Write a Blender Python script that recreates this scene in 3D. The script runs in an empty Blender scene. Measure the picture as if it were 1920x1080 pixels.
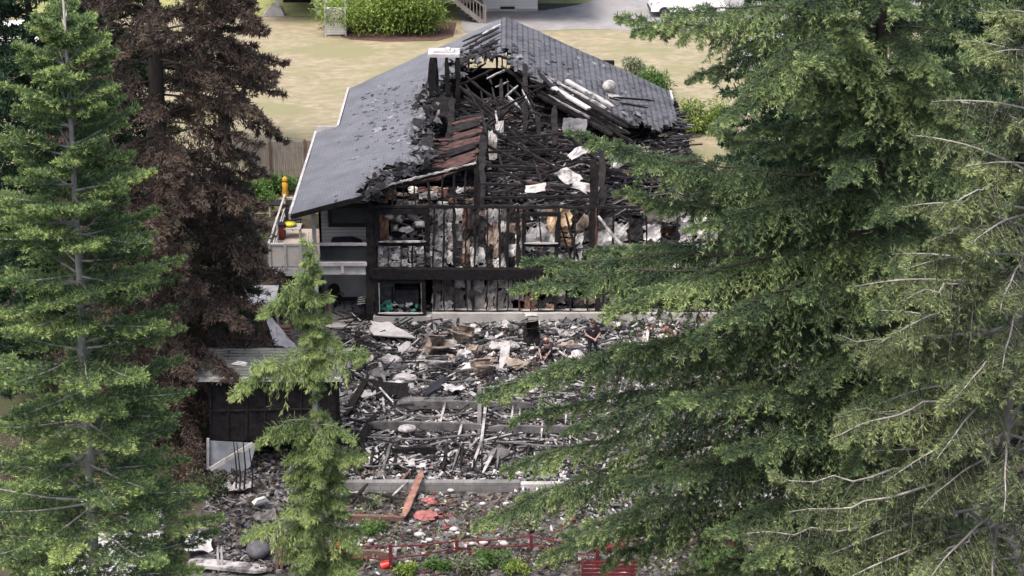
import bpy, math, random
import numpy as np
from mathutils import Vector, Matrix, noise as mnoise
from math import radians as R, sin, cos, pi, atan2, sqrt
random.seed(7); rng = np.random.default_rng(11)
sc = bpy.context.scene; COL = sc.collection

# ---------------------------------------------------------------- camera, sky, sun
PITCH = R(22.0); DIST = 80.0; FP = 3600.0
TGT = Vector((0, 0, 1.44)); CAM = TGT + Vector((0, -DIST*cos(PITCH), DIST*sin(PITCH)))
cd = bpy.data.cameras.new('camera'); cam = bpy.data.objects.new('camera', cd); COL.objects.link(cam)
cam.location = CAM; cam.rotation_euler = (pi/2-PITCH, 0, 0)
cd.sensor_width = 36; cd.lens = 36*FP/1920; cd.clip_start = 0.5; cd.clip_end = 2000
sc.camera = cam
w = bpy.data.worlds.new('World'); sc.world = w; w.use_nodes = True
nt = w.node_tree; bg = nt.nodes['Background']; sky = nt.nodes.new('ShaderNodeTexSky')
sky.sky_type = 'NISHITA'; sky.sun_disc = False; sky.sun_elevation = R(64); sky.sun_rotation = R(215)
sky.air_density = 1.0; sky.dust_density = 6.0; sky.ozone_density = 0.3
nt.links.new(sky.outputs[0], bg.inputs[0]); bg.inputs[1].default_value = 0.15
sl = bpy.data.lights.new('sun', 'SUN'); so = bpy.data.objects.new('sun', sl); COL.objects.link(so)
sl.energy = 1.25; sl.angle = R(20); sl.color = (1, .97, .92)
SAZ, SEL = R(215), R(64)      # azimuth clockwise from +Y
sd = Vector((sin(SAZ)*cos(SEL), cos(SAZ)*cos(SEL), sin(SEL)))
so.rotation_euler = sd.to_track_quat('Z', 'Y').to_euler()
sc.view_settings.view_transform = 'Standard'; sc.view_settings.look = 'None'
sc.view_settings.exposure = 1.28; sc.view_settings.gamma = 1
sc.cycles.max_bounces = 5; sc.cycles.transparent_max_bounces = 4; sc.cycles.diffuse_bounces = 3

# ---------------------------------------------------------------- geometry helpers
def ray(px, py):
    f = Vector((0, cos(PITCH), -sin(PITCH))); u = Vector((0, sin(PITCH), cos(PITCH)))
    return f + Vector(((px-960)/FP, 0, 0)) + u*((540-py)/FP)
def P(px, py, Y):
    d = ray(px, py); return CAM + d*((Y-CAM.y)/d.y)
def PZ(px, py, Z):
    d = ray(px, py); return CAM + d*((Z-CAM.z)/d.z)
def proj(p):
    v = Vector(p)-CAM; dz = v.y*cos(PITCH)-v.z*sin(PITCH); uy = v.y*sin(PITCH)+v.z*cos(PITCH)
    return (960+FP*v.x/dz, 540-FP*uy/dz)
def sst(a, b, x):
    t = min(1, max(0, (x-a)/(b-a))); return t*t*(3-2*t)
def g(x, y):
    z = -0.35 - 0.085*max(0, -y-1) if y > -20 else -0.35-0.085*19-0.36*(-y-20)
    z = max(z, -15)
    z += 2.75*sst(3.2, 5.0, y) if abs(x) < 9.3 else 2.75*sst(-1.5, 5.5, y)
    if y < -20: z += 0.6*mnoise.noise(Vector((x*.08, y*.08, 0)))*sst(20, 30, -y)
    return z
def PG(px, py):
    d = ray(px, py); t = 40.0
    while t < 260:
        p = CAM + d*t
        if p.z <= g(p.x, p.y):
            lo, hi = t-0.4, t
            for _ in range(12):
                m = (lo+hi)/2; q = CAM+d*m
                if q.z <= g(q.x, q.y): hi = m
                else: lo = m
            return CAM+d*hi
        t += 0.4
    return CAM+d*t
def inpoly(x, y, poly):
    r = False; n = len(poly); j = n-1
    for i in range(n):
        xi, yi = poly[i]; xj, yj = poly[j]
        if (yi > y) != (yj > y) and x < (xj-xi)*(y-yi)/(yj-yi)+xi: r = not r
        j = i
    return r
def origin(o):
    while o.parent: o = o.parent
    return o.location
def tag(o, label=None, cat=None, group=None, kind=None):
    if label: o['label'] = label
    if cat: o['category'] = cat
    if group: o['group'] = group
    if kind: o['kind'] = kind
    return o
def thing(name, loc, label, cat, group=None):
    o = bpy.data.objects.new(name, None); COL.objects.link(o); o.location = Vector(loc); o.empty_display_size = .3
    return tag(o, label, cat, group)
def raw(name, V, Fc, mat, parent=None, smooth=False, col=None, attrs=None, recenter=True):
    """V (n,3) world coordinates; Fc list of faces or (m,3)/(m,4) array; col per-face colour (m,3)"""
    V = np.asarray(V, dtype=np.float32).reshape(-1, 3)
    if parent is not None: off = np.array(origin(parent), dtype=np.float32)
    elif recenter: off = np.array([(V[:,0].min()+V[:,0].max())/2, (V[:,1].min()+V[:,1].max())/2, V[:,2].min()], dtype=np.float32)
    else: off = np.zeros(3, dtype=np.float32)
    me = bpy.data.meshes.new(name)
    if isinstance(Fc, np.ndarray):
        m, k = Fc.shape
        me.vertices.add(len(V)); me.vertices.foreach_set('co', (V-off).ravel())
        me.loops.add(m*k); me.loops.foreach_set('vertex_index', Fc.astype(np.int32).ravel())
        me.polygons.add(m); me.polygons.foreach_set('loop_start', (np.arange(m)*k).astype(np.int32))
        me.update(calc_edges=True)
        tot = np.full(m, k)
    else:
        me.from_pydata([tuple(v) for v in (V-off).tolist()], [], Fc); tot = np.array([len(f) for f in Fc])
    if col is not None:
        c = np.asarray(col, dtype=np.float32); c = np.repeat(c, tot, axis=0)
        c = np.concatenate([c, np.ones((len(c), 1), dtype=np.float32)], axis=1)
        a = me.color_attributes.new('Col', 'FLOAT_COLOR', 'CORNER'); a.data.foreach_set('color', c.ravel())
    if attrs:
        for nm, vals in attrs.items():
            a = me.attributes.new(nm, 'FLOAT', 'POINT'); a.data.foreach_set('value', np.asarray(vals, dtype=np.float32))
    if smooth: me.polygons.foreach_set('use_smooth', [True]*len(me.polygons))
    me.materials.append(mat); me.update()
    o = bpy.data.objects.new(name, me); COL.objects.link(o)
    if parent is not None: o.parent = parent
    else: o.location = Vector(off.tolist())
    return o
class MB:
    def __init__(s): s.V = []; s.F = []; s.C = []
    def add(s, vs, fs, c=None):
        n = len(s.V); s.V += [tuple(v) for v in vs]; s.F += [tuple(i+n for i in f) for f in fs]; s.C += [c or (.5,.5,.5)]*len(fs); return s
    def box(s, c, sz, M=None, col=None):
        c = Vector(c); vs = []
        for dx in (-.5,.5):
            for dy in (-.5,.5):
                for dz in (-.5,.5):
                    v = Vector((dx*sz[0], dy*sz[1], dz*sz[2])); vs.append(c+(M@v if M else v))
        return s.add(vs, [(0,1,3,2),(4,6,7,5),(0,4,5,1),(2,3,7,6),(0,2,6,4),(1,5,7,3)], col)
    def bb(s, a, b, col=None):
        a = Vector(a); b = Vector(b); return s.box((a+b)/2, (abs(b.x-a.x), abs(b.y-a.y), abs(b.z-a.z)), None, col)
    def bar(s, a, b, wd, ht, col=None, rag=0, up=None):
        a = Vector(a); b = Vector(b); d = b-a; L = d.length
        if L < 1e-4: return s
        d /= L; u = Vector(up) if up else Vector((0,0,1))
        if abs(d.dot(u)) > .97: u = Vector((0,1,0))
        sd_ = d.cross(u).normalized(); u = sd_.cross(d)
        n = 1 if rag == 0 else max(2, int(L/.35)); rings = []
        for i in range(n+1):
            t = i/n; k = 1 if rag == 0 else 1-rag*random.random()
            if rag and i in (0, n): k *= .55
            j = Vector((0,0,0)) if rag == 0 else (sd_*random.uniform(-1,1)*wd+u*random.uniform(-1,1)*ht)*rag*.35
            rings.append([a+d*L*t+j+sd_*x*wd*k/2+u*y*ht*k/2 for x, y in ((-1,-1),(1,-1),(1,1),(-1,1))])
        vs = [v for r_ in rings for v in r_]; fs = [(3,2,1,0), tuple(4*n+i for i in range(4))]
        for i in range(n):
            for k in range(4): fs.append((4*i+k, 4*i+(k+1)%4, 4*i+4+(k+1)%4, 4*i+4+k))
        return s.add(vs, fs, col)
    def tube(s, pts, rad, n=8, col=None, cap=True):
        pts = [Vector(p) for p in pts]; m = len(pts)
        if not hasattr(rad, '__len__'): rad = [rad]*m
        vs = []; fs = []; ref = None
        for i, p in enumerate(pts):
            d = (pts[min(i+1, m-1)]-pts[max(i-1, 0)]).normalized()
            if ref is None: ref = Vector((1,0,0)) if abs(d.x) < .8 else Vector((0,1,0))
            x = (ref-d*ref.dot(d)).normalized(); ref = x; y = d.cross(x)
            for k in range(n): vs.append(p+(x*cos(2*pi*k/n)+y*sin(2*pi*k/n))*rad[i])
        for i in range(m-1):
            for k in range(n): fs.append((i*n+k, i*n+(k+1)%n, (i+1)*n+(k+1)%n, (i+1)*n+k))
        if cap: fs.append(tuple(range(n))[::-1]); fs.append(tuple((m-1)*n+k for k in range(n)))
        return s.add(vs, fs, col)
    def prism(s, pts, off, col=None):
        """polygon of points extruded by vector off"""
        n = len(pts); off = Vector(off); vs = [Vector(p) for p in pts]+[Vector(p)+off for p in pts]
        return s.add(vs, [tuple(range(n))[::-1], tuple(range(n, 2*n))]+[(i, (i+1)%n, n+(i+1)%n, n+i) for i in range(n)], col)
    def sheet(s, a, b, c, d, nu, nv, amp, thick, col=None, sd_=0, rag=.3):
        """crumpled/warped panel on the quad a,b,c,d"""
        a, b, c, d = map(Vector, (a, b, c, d)); nrm = (b-a).cross(d-a).normalized(); vs = []
        for j in range(nv+1):
            for i in range(nu+1):
                u, v = i/nu, j/nv
                if i in (0, nu): u += random.uniform(-rag, rag)/nu*.8
                if j in (0, nv): v += random.uniform(-rag, rag)/nv*.8
                p = a*(1-u)*(1-v)+b*u*(1-v)+c*u*v+d*(1-u)*v
                p = p+nrm*amp*(mnoise.noise(p*1.7+Vector((sd_,0,0)))*1.6+random.uniform(-.25,.25)); vs.append(p)
        n = len(vs); W = nu+1; vs += [v-nrm*thick for v in vs]; fs = []
        for j in range(nv):
            for i in range(nu):
                q = (j*W+i, j*W+i+1, (j+1)*W+i+1, (j+1)*W+i); fs.append(q); fs.append(tuple(k+n for k in q[::-1]))
        rim = [i for i in range(W)]+[j*W+nu for j in range(1, nv+1)]+[nv*W+i for i in range(nu-1, -1, -1)]+[j*W for j in range(nv-1, 0, -1)]
        for i in range(len(rim)):
            p, q = rim[i], rim[(i+1)%len(rim)]; fs.append((q, p, p+n, q+n))
        return s.add(vs, fs, col)
    def blob(s, c, r, col=None, n=8, m=6, jit=.15):
        vs = [Vector((0,0,-1))]
        for j in range(1, m):
            for i in range(n):
                a = pi*j/m-pi/2; b = 2*pi*i/n; vs.append(Vector((cos(a)*cos(b), cos(a)*sin(b), sin(a))))
        vs.append(Vector((0,0,1))); c = Vector(c)
        vs = [c+Vector((v.x*r[0], v.y*r[1], v.z*r[2]))*(1+random.uniform(-jit, jit)) for v in vs]
        fs = [(0, 1+(i+1)%n, 1+i) for i in range(n)]
        for j in range(m-2):
            for i in range(n): fs.append((1+j*n+i, 1+j*n+(i+1)%n, 1+(j+1)*n+(i+1)%n, 1+(j+1)*n+i))
        L = len(vs)-1; fs += [(L, 1+(m-2)*n+i, 1+(m-2)*n+(i+1)%n) for i in range(n)]
        return s.add(vs, fs, col)
    def build(s, name, mat, parent=None, smooth=False, usecol=False):
        return raw(name, s.V, s.F, mat, parent, smooth, s.C if usecol else None)

# ---------------------------------------------------------------- materials
MATS = {}
def mat(name, c1, c2=None, scale=3.0, rough=.8, bump=0.0, attr=False, spec=.3, c3=None, s3=.5, stretch=None, metal=0, bscale=None, contrast=(.35,.65), gen=False, varamt=.35):
    m = bpy.data.materials.new(name); m.use_nodes = True; N = m.node_tree.nodes; L = m.node_tree.links
    b = N['Principled BSDF']; b.inputs['Roughness'].default_value = rough; b.inputs['Metallic'].default_value = metal
    b.inputs['Specular IOR Level'].default_value = spec
    tc = N.new('ShaderNodeTexCoord'); mp = N.new('ShaderNodeMapping'); L.new(tc.outputs['Object'], mp.inputs[0])
    if stretch: mp.inputs['Scale'].default_value = stretch
    def nz(sc_, det=6):
        n = N.new('ShaderNodeTexNoise'); n.inputs['Scale'].default_value = sc_; n.inputs['Detail'].default_value = det; n.inputs['Roughness'].default_value = .62
        L.new(mp.outputs[0], n.inputs['Vector']); return n
    n1 = nz(scale); r = N.new('ShaderNodeValToRGB'); L.new(n1.outputs[0], r.inputs[0])
    r.color_ramp.elements[0].position = contrast[0]; r.color_ramp.elements[1].position = contrast[1]
    r.color_ramp.elements[0].color = (*c1, 1); r.color_ramp.elements[1].color = (*(c2 or c1), 1)
    out = r.outputs[0]
    if c3:
        n3 = nz(s3); r3 = N.new('ShaderNodeValToRGB'); L.new(n3.outputs[0], r3.inputs[0]); r3.color_ramp.elements[0].position = .48; r3.color_ramp.elements[1].position = .6
        mx = N.new('ShaderNodeMixRGB'); L.new(r3.outputs[0], mx.inputs[0]); L.new(out, mx.inputs[1]); mx.inputs[2].default_value = (*c3, 1); out = mx.outputs[0]
    if attr:
        at = N.new('ShaderNodeVertexColor'); at.layer_name = 'Col'
        mr = N.new('ShaderNodeMapRange'); L.new(n1.outputs[0], mr.inputs[0]); mr.inputs[1].default_value = .3; mr.inputs[2].default_value = .7; mr.inputs[3].default_value = 1-varamt; mr.inputs[4].default_value = 1+varamt
        mx = N.new('ShaderNodeVectorMath'); mx.operation = 'SCALE'; L.new(at.outputs[0], mx.inputs[0]); L.new(mr.outputs[0], mx.inputs['Scale']); out = mx.outputs[0]
    L.new(out, b.inputs['Base Color'])
    if bump:
        nb = nz(bscale or scale*4, 4); bp = N.new('ShaderNodeBump'); bp.inputs['Strength'].default_value = bump; bp.inputs['Distance'].default_value = .05
        L.new(nb.outputs[0], bp.inputs['Height']); L.new(bp.outputs[0], b.inputs['Normal'])
    MATS[name] = m; return m
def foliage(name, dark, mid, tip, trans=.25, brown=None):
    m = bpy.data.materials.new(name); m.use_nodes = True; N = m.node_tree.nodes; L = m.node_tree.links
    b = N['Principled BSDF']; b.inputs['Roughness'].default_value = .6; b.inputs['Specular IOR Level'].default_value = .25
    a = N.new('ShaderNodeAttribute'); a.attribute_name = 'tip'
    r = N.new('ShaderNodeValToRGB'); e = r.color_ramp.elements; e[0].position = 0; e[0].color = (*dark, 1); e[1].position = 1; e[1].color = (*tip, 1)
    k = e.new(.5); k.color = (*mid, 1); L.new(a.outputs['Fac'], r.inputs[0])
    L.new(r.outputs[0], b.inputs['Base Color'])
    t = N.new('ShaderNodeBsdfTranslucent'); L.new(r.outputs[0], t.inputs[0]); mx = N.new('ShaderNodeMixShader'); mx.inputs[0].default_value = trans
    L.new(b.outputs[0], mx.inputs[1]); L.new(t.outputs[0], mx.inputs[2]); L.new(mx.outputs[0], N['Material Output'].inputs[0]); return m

char = mat('char', (.005,.0048,.0056), (.015,.0138,.0155), 5, .85, .5, spec=.12)
charcol = mat('char_coloured', (0,0,0), None, 4, .85, .4, attr=True, varamt=.6)
charwood = mat('charred_wood', (.006,.0054,.006), (.021,.0185,.019), 3, .8, .6, spec=.15, stretch=(1,1,1))
redwood = mat('red_char_boards', (.085,.040,.032), (.022,.014,.014), 4, .8, .4)
whitep = mat('white_paint', (.42,.41,.41), (.27,.26,.265), 2, .6, .15)
scorch = mat('scorched_white', (.32,.31,.31), (.075,.07,.07), 2.2, .8, .3, contrast=(.45,.62))
siding_m = mat('grey_siding', (.48,.46,.45), (.38,.365,.355), 1.2, .7, .1)
concrete = mat('concrete', (.36,.35,.34), (.24,.23,.225), 1.5, .85, .3)
wood_grey = mat('weathered_wood', (.22,.20,.18), (.13,.118,.108), 3, .85, .3, stretch=(4,4,.6))
timber = mat('timber', (.15,.09,.07), (.07,.045,.038), 3, .8, .3)
orange_w = mat('orange_wood', (.27,.14,.105), (.07,.04,.035), 3, .7, .2)
cardboard = mat('cardboard', (.30,.245,.205), (.07,.055,.048), 2.5, .85, .3)
red_m = mat('red_paint', (.13,.014,.022), (.045,.012,.014), 2.5, .8, .3)
redbright = mat('bright_red_plastic', (.50,.03,.02), (.30,.02,.015), 3, .4)
yellow_m = mat('yellow_fabric', (.50,.30,.04), (.40,.22,.03), 3, .7, .1)
glass_d = mat('dark_glass', (.02,.022,.026), (.035,.038,.042), 1, .15, 0, spec=.6)
glass_g = mat('grey_glass', (.075,.08,.085), (.05,.055,.06), 1, .2, 0, spec=.6)
black_m = mat('black_metal', (.012,.012,.013), (.02,.02,.02), 3, .5)
skin_m = mat('skin', (.36,.21,.17), (.30,.17,.14), 6, .5)
navy = mat('navy_cloth', (.010,.011,.018), (.018,.019,.028), 6, .85, .3)
greycloth = mat('grey_cloth', (.09,.09,.10), (.05,.05,.06), 6, .9, .3)
salmon = mat('salmon_fabric', (.33,.125,.12), (.13,.05,.05), 4, .8, .4)
def shingle(name, c1, c2, cm, rowh, bw, dirtc, vary=.5, mort=.02, rows='x'):
    m = bpy.data.materials.new(name); m.use_nodes = True; N = m.node_tree.nodes; L = m.node_tree.links; b = N['Principled BSDF']
    b.inputs['Roughness'].default_value = .85; b.inputs['Specular IOR Level'].default_value = .2
    tc = N.new('ShaderNodeTexCoord'); sp = N.new('ShaderNodeSeparateXYZ'); cb = N.new('ShaderNodeCombineXYZ'); L.new(tc.outputs['Object'], sp.inputs[0])
    if rows == 'x': L.new(sp.outputs[1], cb.inputs[0]); L.new(sp.outputs[0], cb.inputs[1])
    elif rows == 'y': L.new(sp.outputs[0], cb.inputs[0]); L.new(sp.outputs[1], cb.inputs[1])
    else: L.new(sp.outputs[0], cb.inputs[0]); L.new(sp.outputs[2], cb.inputs[1])
    br = N.new('ShaderNodeTexBrick'); L.new(cb.outputs[0], br.inputs[0]); br.inputs['Color1'].default_value = (*c1, 1); br.inputs['Color2'].default_value = (*c2, 1); br.inputs['Mortar'].default_value = (*cm, 1)
    br.inputs['Scale'].default_value = 1; br.inputs['Brick Width'].default_value = bw; br.inputs['Row Height'].default_value = rowh; br.inputs['Mortar Size'].default_value = mort
    n = N.new('ShaderNodeTexNoise'); n.inputs['Scale'].default_value = .9; n.inputs['Detail'].default_value = 8; n.inputs['Roughness'].default_value = .65; L.new(tc.outputs['Object'], n.inputs[0])
    r = N.new('ShaderNodeValToRGB'); L.new(n.outputs[0], r.inputs[0]); r.color_ramp.elements[0].position = .38; r.color_ramp.elements[1].position = .66
    mx = N.new('ShaderNodeMixRGB'); L.new(r.outputs[0], mx.inputs[0]); L.new(br.outputs[0], mx.inputs[1]); mx.inputs[2].default_value = (*dirtc, 1)
    ml = N.new('ShaderNodeMath'); ml.operation = 'MULTIPLY'; ml.inputs[1].default_value = vary; L.new(r.outputs[0], ml.inputs[0]); L.new(ml.outputs[0], mx.inputs[0])
    L.new(mx.outputs[0], b.inputs['Base Color'])
    bp = N.new('ShaderNodeBump'); bp.inputs['Strength'].default_value = .35; bp.inputs['Distance'].default_value = .03
    n2 = N.new('ShaderNodeTexNoise'); n2.inputs['Scale'].default_value = 7; n2.inputs['Detail'].default_value = 5; L.new(tc.outputs['Object'], n2.inputs[0])
    L.new(n2.outputs[0], bp.inputs['Height']); L.new(bp.outputs[0], b.inputs['Normal']); return m
shL = shingle('asphalt_shingles_smooth', (.132,.138,.158), (.118,.124,.143), (.10,.105,.122), .14, .33, (.078,.082,.097), .75)
shR = shingle('asphalt_shingles_scorched', (.082,.085,.098), (.055,.057,.066), (.022,.022,.025), .27, .8, (.11,.113,.13), .55, .045)
shS = shingle('shed_shingles', (.095,.10,.095), (.055,.058,.056), (.015,.016,.016), .2, 1.1, (.17,.185,.175), .6, .05, rows='y')
shD = shingle('charred_tiles', (.075,.065,.06), (.03,.028,.028), (.008,.008,.008), .2, .28, (.022,.02,.02), .6, .04, rows='y')
sidL = shingle('lap_siding', (.40,.39,.385), (.385,.375,.37), (.16,.155,.15), .16, 6, (.27,.262,.255), .5, .012, rows='z')
fenceM = shingle('fence_boards', (.27,.245,.22), (.20,.185,.165), (.06,.055,.05), 5, .16, (.17,.155,.135), .7, .012, rows='z')

# ---------------------------------------------------------------- ground
def grid(name, xs, ys, zf, m, label=None):
    X, Y = np.meshgrid(xs, ys); Z = np.vectorize(zf)(X, Y); V = np.stack([X, Y, Z], -1).reshape(-1, 3)
    nx = len(xs); i = (np.arange(len(ys)-1)[:,None]*nx+np.arange(nx-1)[None,:]).ravel()
    o = raw(name, V, np.stack([i, i+1, i+nx+1, i+nx], 1), m, smooth=True, recenter=False); o['kind'] = 'structure'; return o
soil = mat('soil', (.022,.017,.014), (.065,.052,.042), 1.6, .95, .6, c3=(.04,.045,.022), s3=.4, bscale=9)
ash = mat('ash_ground', (.018,.017,.019), (.15,.147,.15), 2.2, .95, .8, bscale=12, contrast=(.4,.72))
lawn_m = mat('dry_lawn', (.175,.150,.098), (.275,.24,.162), 2.2, .95, 1.0, c3=(.18,.172,.095), s3=.35, stretch=(.7,1.2,1), bscale=9, contrast=(.33,.67))
xs = np.concatenate([np.linspace(-400,-60,8)[:-1], np.linspace(-60,-16,30)[:-1], np.linspace(-16,16,110)[:-1], np.linspace(16,60,30)[:-1], np.linspace(60,400,8)])
ys = np.concatenate([np.linspace(-200,-50,8)[:-1], np.linspace(-50,-26,24)[:-1], np.linspace(-26,6.2,140)[:-1], np.linspace(6.2,70,20)[:-1], np.linspace(70,700,8)])
def gz(x, y):
    z = g(x, y)
    if -24 < y < 3.2: z += .10*mnoise.noise(Vector((x*1.3, y*1.3, 0)))*sst(-24,-20,y)
    return z
grid('ground', xs, ys, gz, soil)
GZ = 2.4
grid('dry_lawn', np.linspace(-60, 60, 60), np.linspace(6.4, 42.5, 40), lambda x, y: GZ+.012+.0*x, lawn_m)
grid('ash_ground', np.linspace(-11, 18, 80), np.linspace(-21, -.3, 80), lambda x, y: gz(x,y)+.03, ash)
asph = mat('driveway_asphalt', (.25,.243,.245), (.17,.166,.17), .9, .9, .5, c3=(.205,.20,.20), s3=.3, bscale=20)
greeng = mat('green_grass', (.15,.165,.06), (.24,.235,.10), .7, .95, .5, bscale=8)
MBg = MB()
mulch = mat('bark_mulch', (.06,.032,.027), (.10,.06,.05), 4, .95, .5)
v = [(-2.8,38.5), (-1.2,37.9), (1.5,38.9), (4,39.4), (6,39.2), (9,38.9), (12,38.7), (16,38.4), (30,38.0), (30,52), (9,51), (4.2,45.5), (2,44), (-3.5,44)]
MBg.prism([(x, y, GZ+.016) for x, y in v], (0,0,.02)); o = MBg.build('driveway', asph); o['kind'] = 'structure'
b = MB(); b.prism([(-60,42.6,GZ+.002),(-2.6,42.6,GZ+.002),(-3.8,46,GZ+.002),(45,46,GZ+.002),(45,80,GZ+.002),(-45,80,GZ+.002)], (0,0,.018)); o = b.build('green_lawn', greeng); o['kind'] = 'structure'
b = MB(); b.prism([(-10.2,37.6,GZ+.014),(-9.6,36.9,GZ+.014),(-7.5,36.4,GZ+.014),(-4.4,36.6,GZ+.014),(-3.5,37.6,GZ+.014),(-3.4,41,GZ+.014),(-11,41,GZ+.014)], (0,0,.015)); o = b.build('garden_bed', mulch); o['kind'] = 'structure'

# ---------------------------------------------------------------- the burnt house
XR, ZRG, SL = -.35, 7.2, .31
e = P(545, 402, -.8); ZRG = P(942, 296, -.8).z; XL = e.x; SL = (ZRG-e.z)/(XR-XL)
def rz(x): return ZRG - SL*abs(x-XR)
def PR(px, py, left=True, dz=0):
    d = ray(px, py); s = -1 if left else 1      # plane z = ZRG+dz - SL*s*(x-XR)
    t = (ZRG+dz-CAM.z + SL*s*XR - SL*s*CAM.x)/(d.z + SL*s*d.x); return CAM+d*t
house = thing('burnt_house', (0, 8, -.35), 'large grey roofed house, its middle and front wall burnt open to charred studs', 'house')
print('ridge', ZRG, 'slope', SL, 'XL', XL, 'rear', PR(945,32), PR(655,165), PR(638,237), PR(1260,190,False))
XR2 = PR(655,165).x; YR2 = PR(655,165).y; YS = PR(639,236).y; YF = PR(945,32).y; XE = PR(1260,190,False).x
holeL = [(690,358),(705,338),(722,322),(748,318),(775,300),(797,286),(790,262),(782,243),(800,222),(792,205),(800,188),(797,168),(812,160),(850,131),(862,108),(884,100),(905,88),(925,94),(956,97),(962,126),(985,132),(1005,150),(1045,160),(1075,182),(1100,203),(1125,200),(1143,214),(1160,216),(1180,226),(1200,222),(1228,240),(1262,232),(1400,228),(1390,440),(690,440)]
def roof(name, xa, xb, left, m):
    nx = int(abs(xb-xa)/.15); ys_ = np.arange(-.8, YF+.01, .17); V = []; F = []; idx = {}
    def yend(x): return YF-(YF-YR2)*min(1, abs(x-XR)/abs((XR2 if left else XE)-XR))
    H = {}
    for j, y in enumerate(ys_):
        for i in range(nx+1):
            x = xa+(xb-xa)*i/nx; H[i, j] = (x, min(y, yend(x)))
    def vid(i, j):
        if (i, j) in idx: return idx[i, j]
        x, y = H[i, j]; z = rz(x); px, py = proj((x, y, z))
        edge = 1 if any(inpoly(px+a, py+c, holeL) for a, c in ((22,0),(-22,0),(0,16),(0,-16),(16,11),(-16,-11))) else 0
        nz_ = mnoise.noise(Vector((x*.35, y*.35, 3))); n2 = mnoise.noise(Vector((x*1.8, y*1.8, 9)))
        z += .05*nz_+.02*n2 + edge*(-.10+.16*n2+random.uniform(-.06,.05)) - (.10*max(0, mnoise.noise(Vector((x*.5,y*.4,30)))) if left else 0)
        dx = mnoise.noise(Vector((x*2, y*2, 5)))*.08*edge
        idx[i, j] = len(V); V.append((x+dx, y, z)); return idx[i, j]
    for j in range(len(ys_)-1):
        for i in range(nx):
            x, y = H[i, j]; x2, y2 = H[i+1, j+1]
            if H[i, j+1][1]-y < .01 and H[i+1, j+1][1]-H[i+1, j][1] < .01: continue
            cx, cy = (x+x2)/2, (y+y2)/2; px, py = proj((cx, cy, rz(cx)))
            jx = 9*mnoise.noise(Vector((cx*2.2, cy*2.2, 1)))+random.uniform(-3,3); jy = 7*mnoise.noise(Vector((cx*2.2, cy*2.2, 7)))+random.uniform(-2,2)
            if inpoly(px+jx, py+jy, holeL): continue
            if left and cy > YS+.0 and cx < XR2-.02: continue
            if (not left) and cx > XE+.02 and cy > 15.0 : continue
            q = (vid(i,j), vid(i+1,j), vid(i+1,j+1), vid(i,j+1)); F.append(q if xb > xa else q[::-1])
    o = raw(name, V, F, m, house)
    o.data.materials.append(char)
    so_ = o.modifiers.new('thick', 'SOLIDIFY'); so_.thickness = .13; so_.offset = -1; so_.material_offset = 1; so_.material_offset_rim = 1
    return o
roofL = roof('roof_slope', XL, XR, True, shL)
roofR = roof('roof_slope', XR, XE+.02, False, shR)
tag(roofL, 'mostly intact smooth grey roof slope with blistered shingles'); tag(roofR, 'scorched roof slope with exposed shingle courses')
# blistered / curled shingle flakes on the left slope
b = MB()
for k in range(300):
    px, py = random.uniform(600, 900), random.uniform(100, 380)
    if k < 230: px, py = random.gauss(740, 50), random.gauss(215, 42)
    p = PR(px, py)
    if p.x < XL+.3 or p.x > XR-.2 or inpoly(px, py, holeL) or (p.y > YS and p.x < XR2+.3) or p.y > YR2-.5: continue
    L_ = random.uniform(.06, .22) if k > 20 else random.uniform(.22, .5); W_ = L_*random.uniform(.3, .6)
    M = Matrix.Rotation(-math.atan(SL), 3, 'Y')@Matrix.Rotation(random.gauss(.5,.5), 3, 'Z')@Matrix.Rotation(random.uniform(.05,.3), 3, 'X')
    c = random.choice([(.03,.03,.035),(.09,.09,.10),(.06,.06,.07),(.12,.125,.14),(.10,.105,.12),(.15,.155,.175)]); q = Vector((p.x,p.y,rz(p.x)+.03))
    b.sheet(*[q+M@Vector(v) for v in ((-L_/2,-W_/2,0),(L_/2,-W_/2,0),(L_/2,W_/2,0),(-L_/2,W_/2,0))],3,2,.04,.012,c,k,.9)
tag(b.build('curled_shingles', charcol, roofL, usecol=True), kind='stuff')
b = MB()
for k in range(260):
    px, py = random.uniform(950, 1260), random.uniform(60, 240); p = PR(px, py, False)
    if p.x < XR+.1 or p.x > XE-.1 or inpoly(px, py, holeL) or p.y > YF-1.0-(YF-YR2)*(p.x-XR)/(XE-XR): continue
    L_ = random.uniform(.15,.6); M = Matrix.Rotation(math.atan(SL), 3, 'Y')@Matrix.Rotation(random.gauss(1.57,.25), 3, 'Z')@Matrix.Rotation(random.uniform(-.1,.2), 3, 'X')
    b.box((p.x, p.y, rz(p.x)+.02), (L_, L_*.35, .03), M, random.choice([(.03,.03,.035),(.10,.10,.115),(.15,.15,.17),(.06,.06,.07)]))
tag(b.build('curled_shingles', charcol, roofR, usecol=True), kind='stuff')
# ridge cap + white eave boards
b = MB(); b.prism([(XR-.2, 16.2, rz(XR-.2)+.03),(XR, 16.0, ZRG+.06),(XR+.2, 16.2, rz(XR+.2)+.03)], (0, YF-16.3, 0)); b.build('ridge_cap', shR, house)
for pts in (((XL-.03,-.8),(XL-.03,YS+.1)), ((XR2-.03,YS+.1),(XR2-.03,YR2))):
    b = MB(); (x0,y0),(x1,y1) = pts; b.bb((x0-.06, y0, rz(x0)-.22), (x0+.04, y1, rz(x0)+.05)); b.build('eave_board', whitep, house)
b = MB(); b.bb((XL, YS+.02, rz(XL)-.2), (XR2-.05, YS+.12, rz(XR2)+.0)); b.build('eave_board', whitep, house)
b = MB(); b.bb((XE, 15, rz(XE)-.22), (XE+.1, YR2-.2, rz(XE)+.06)); b.build('eave_board', whitep, house)
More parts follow.
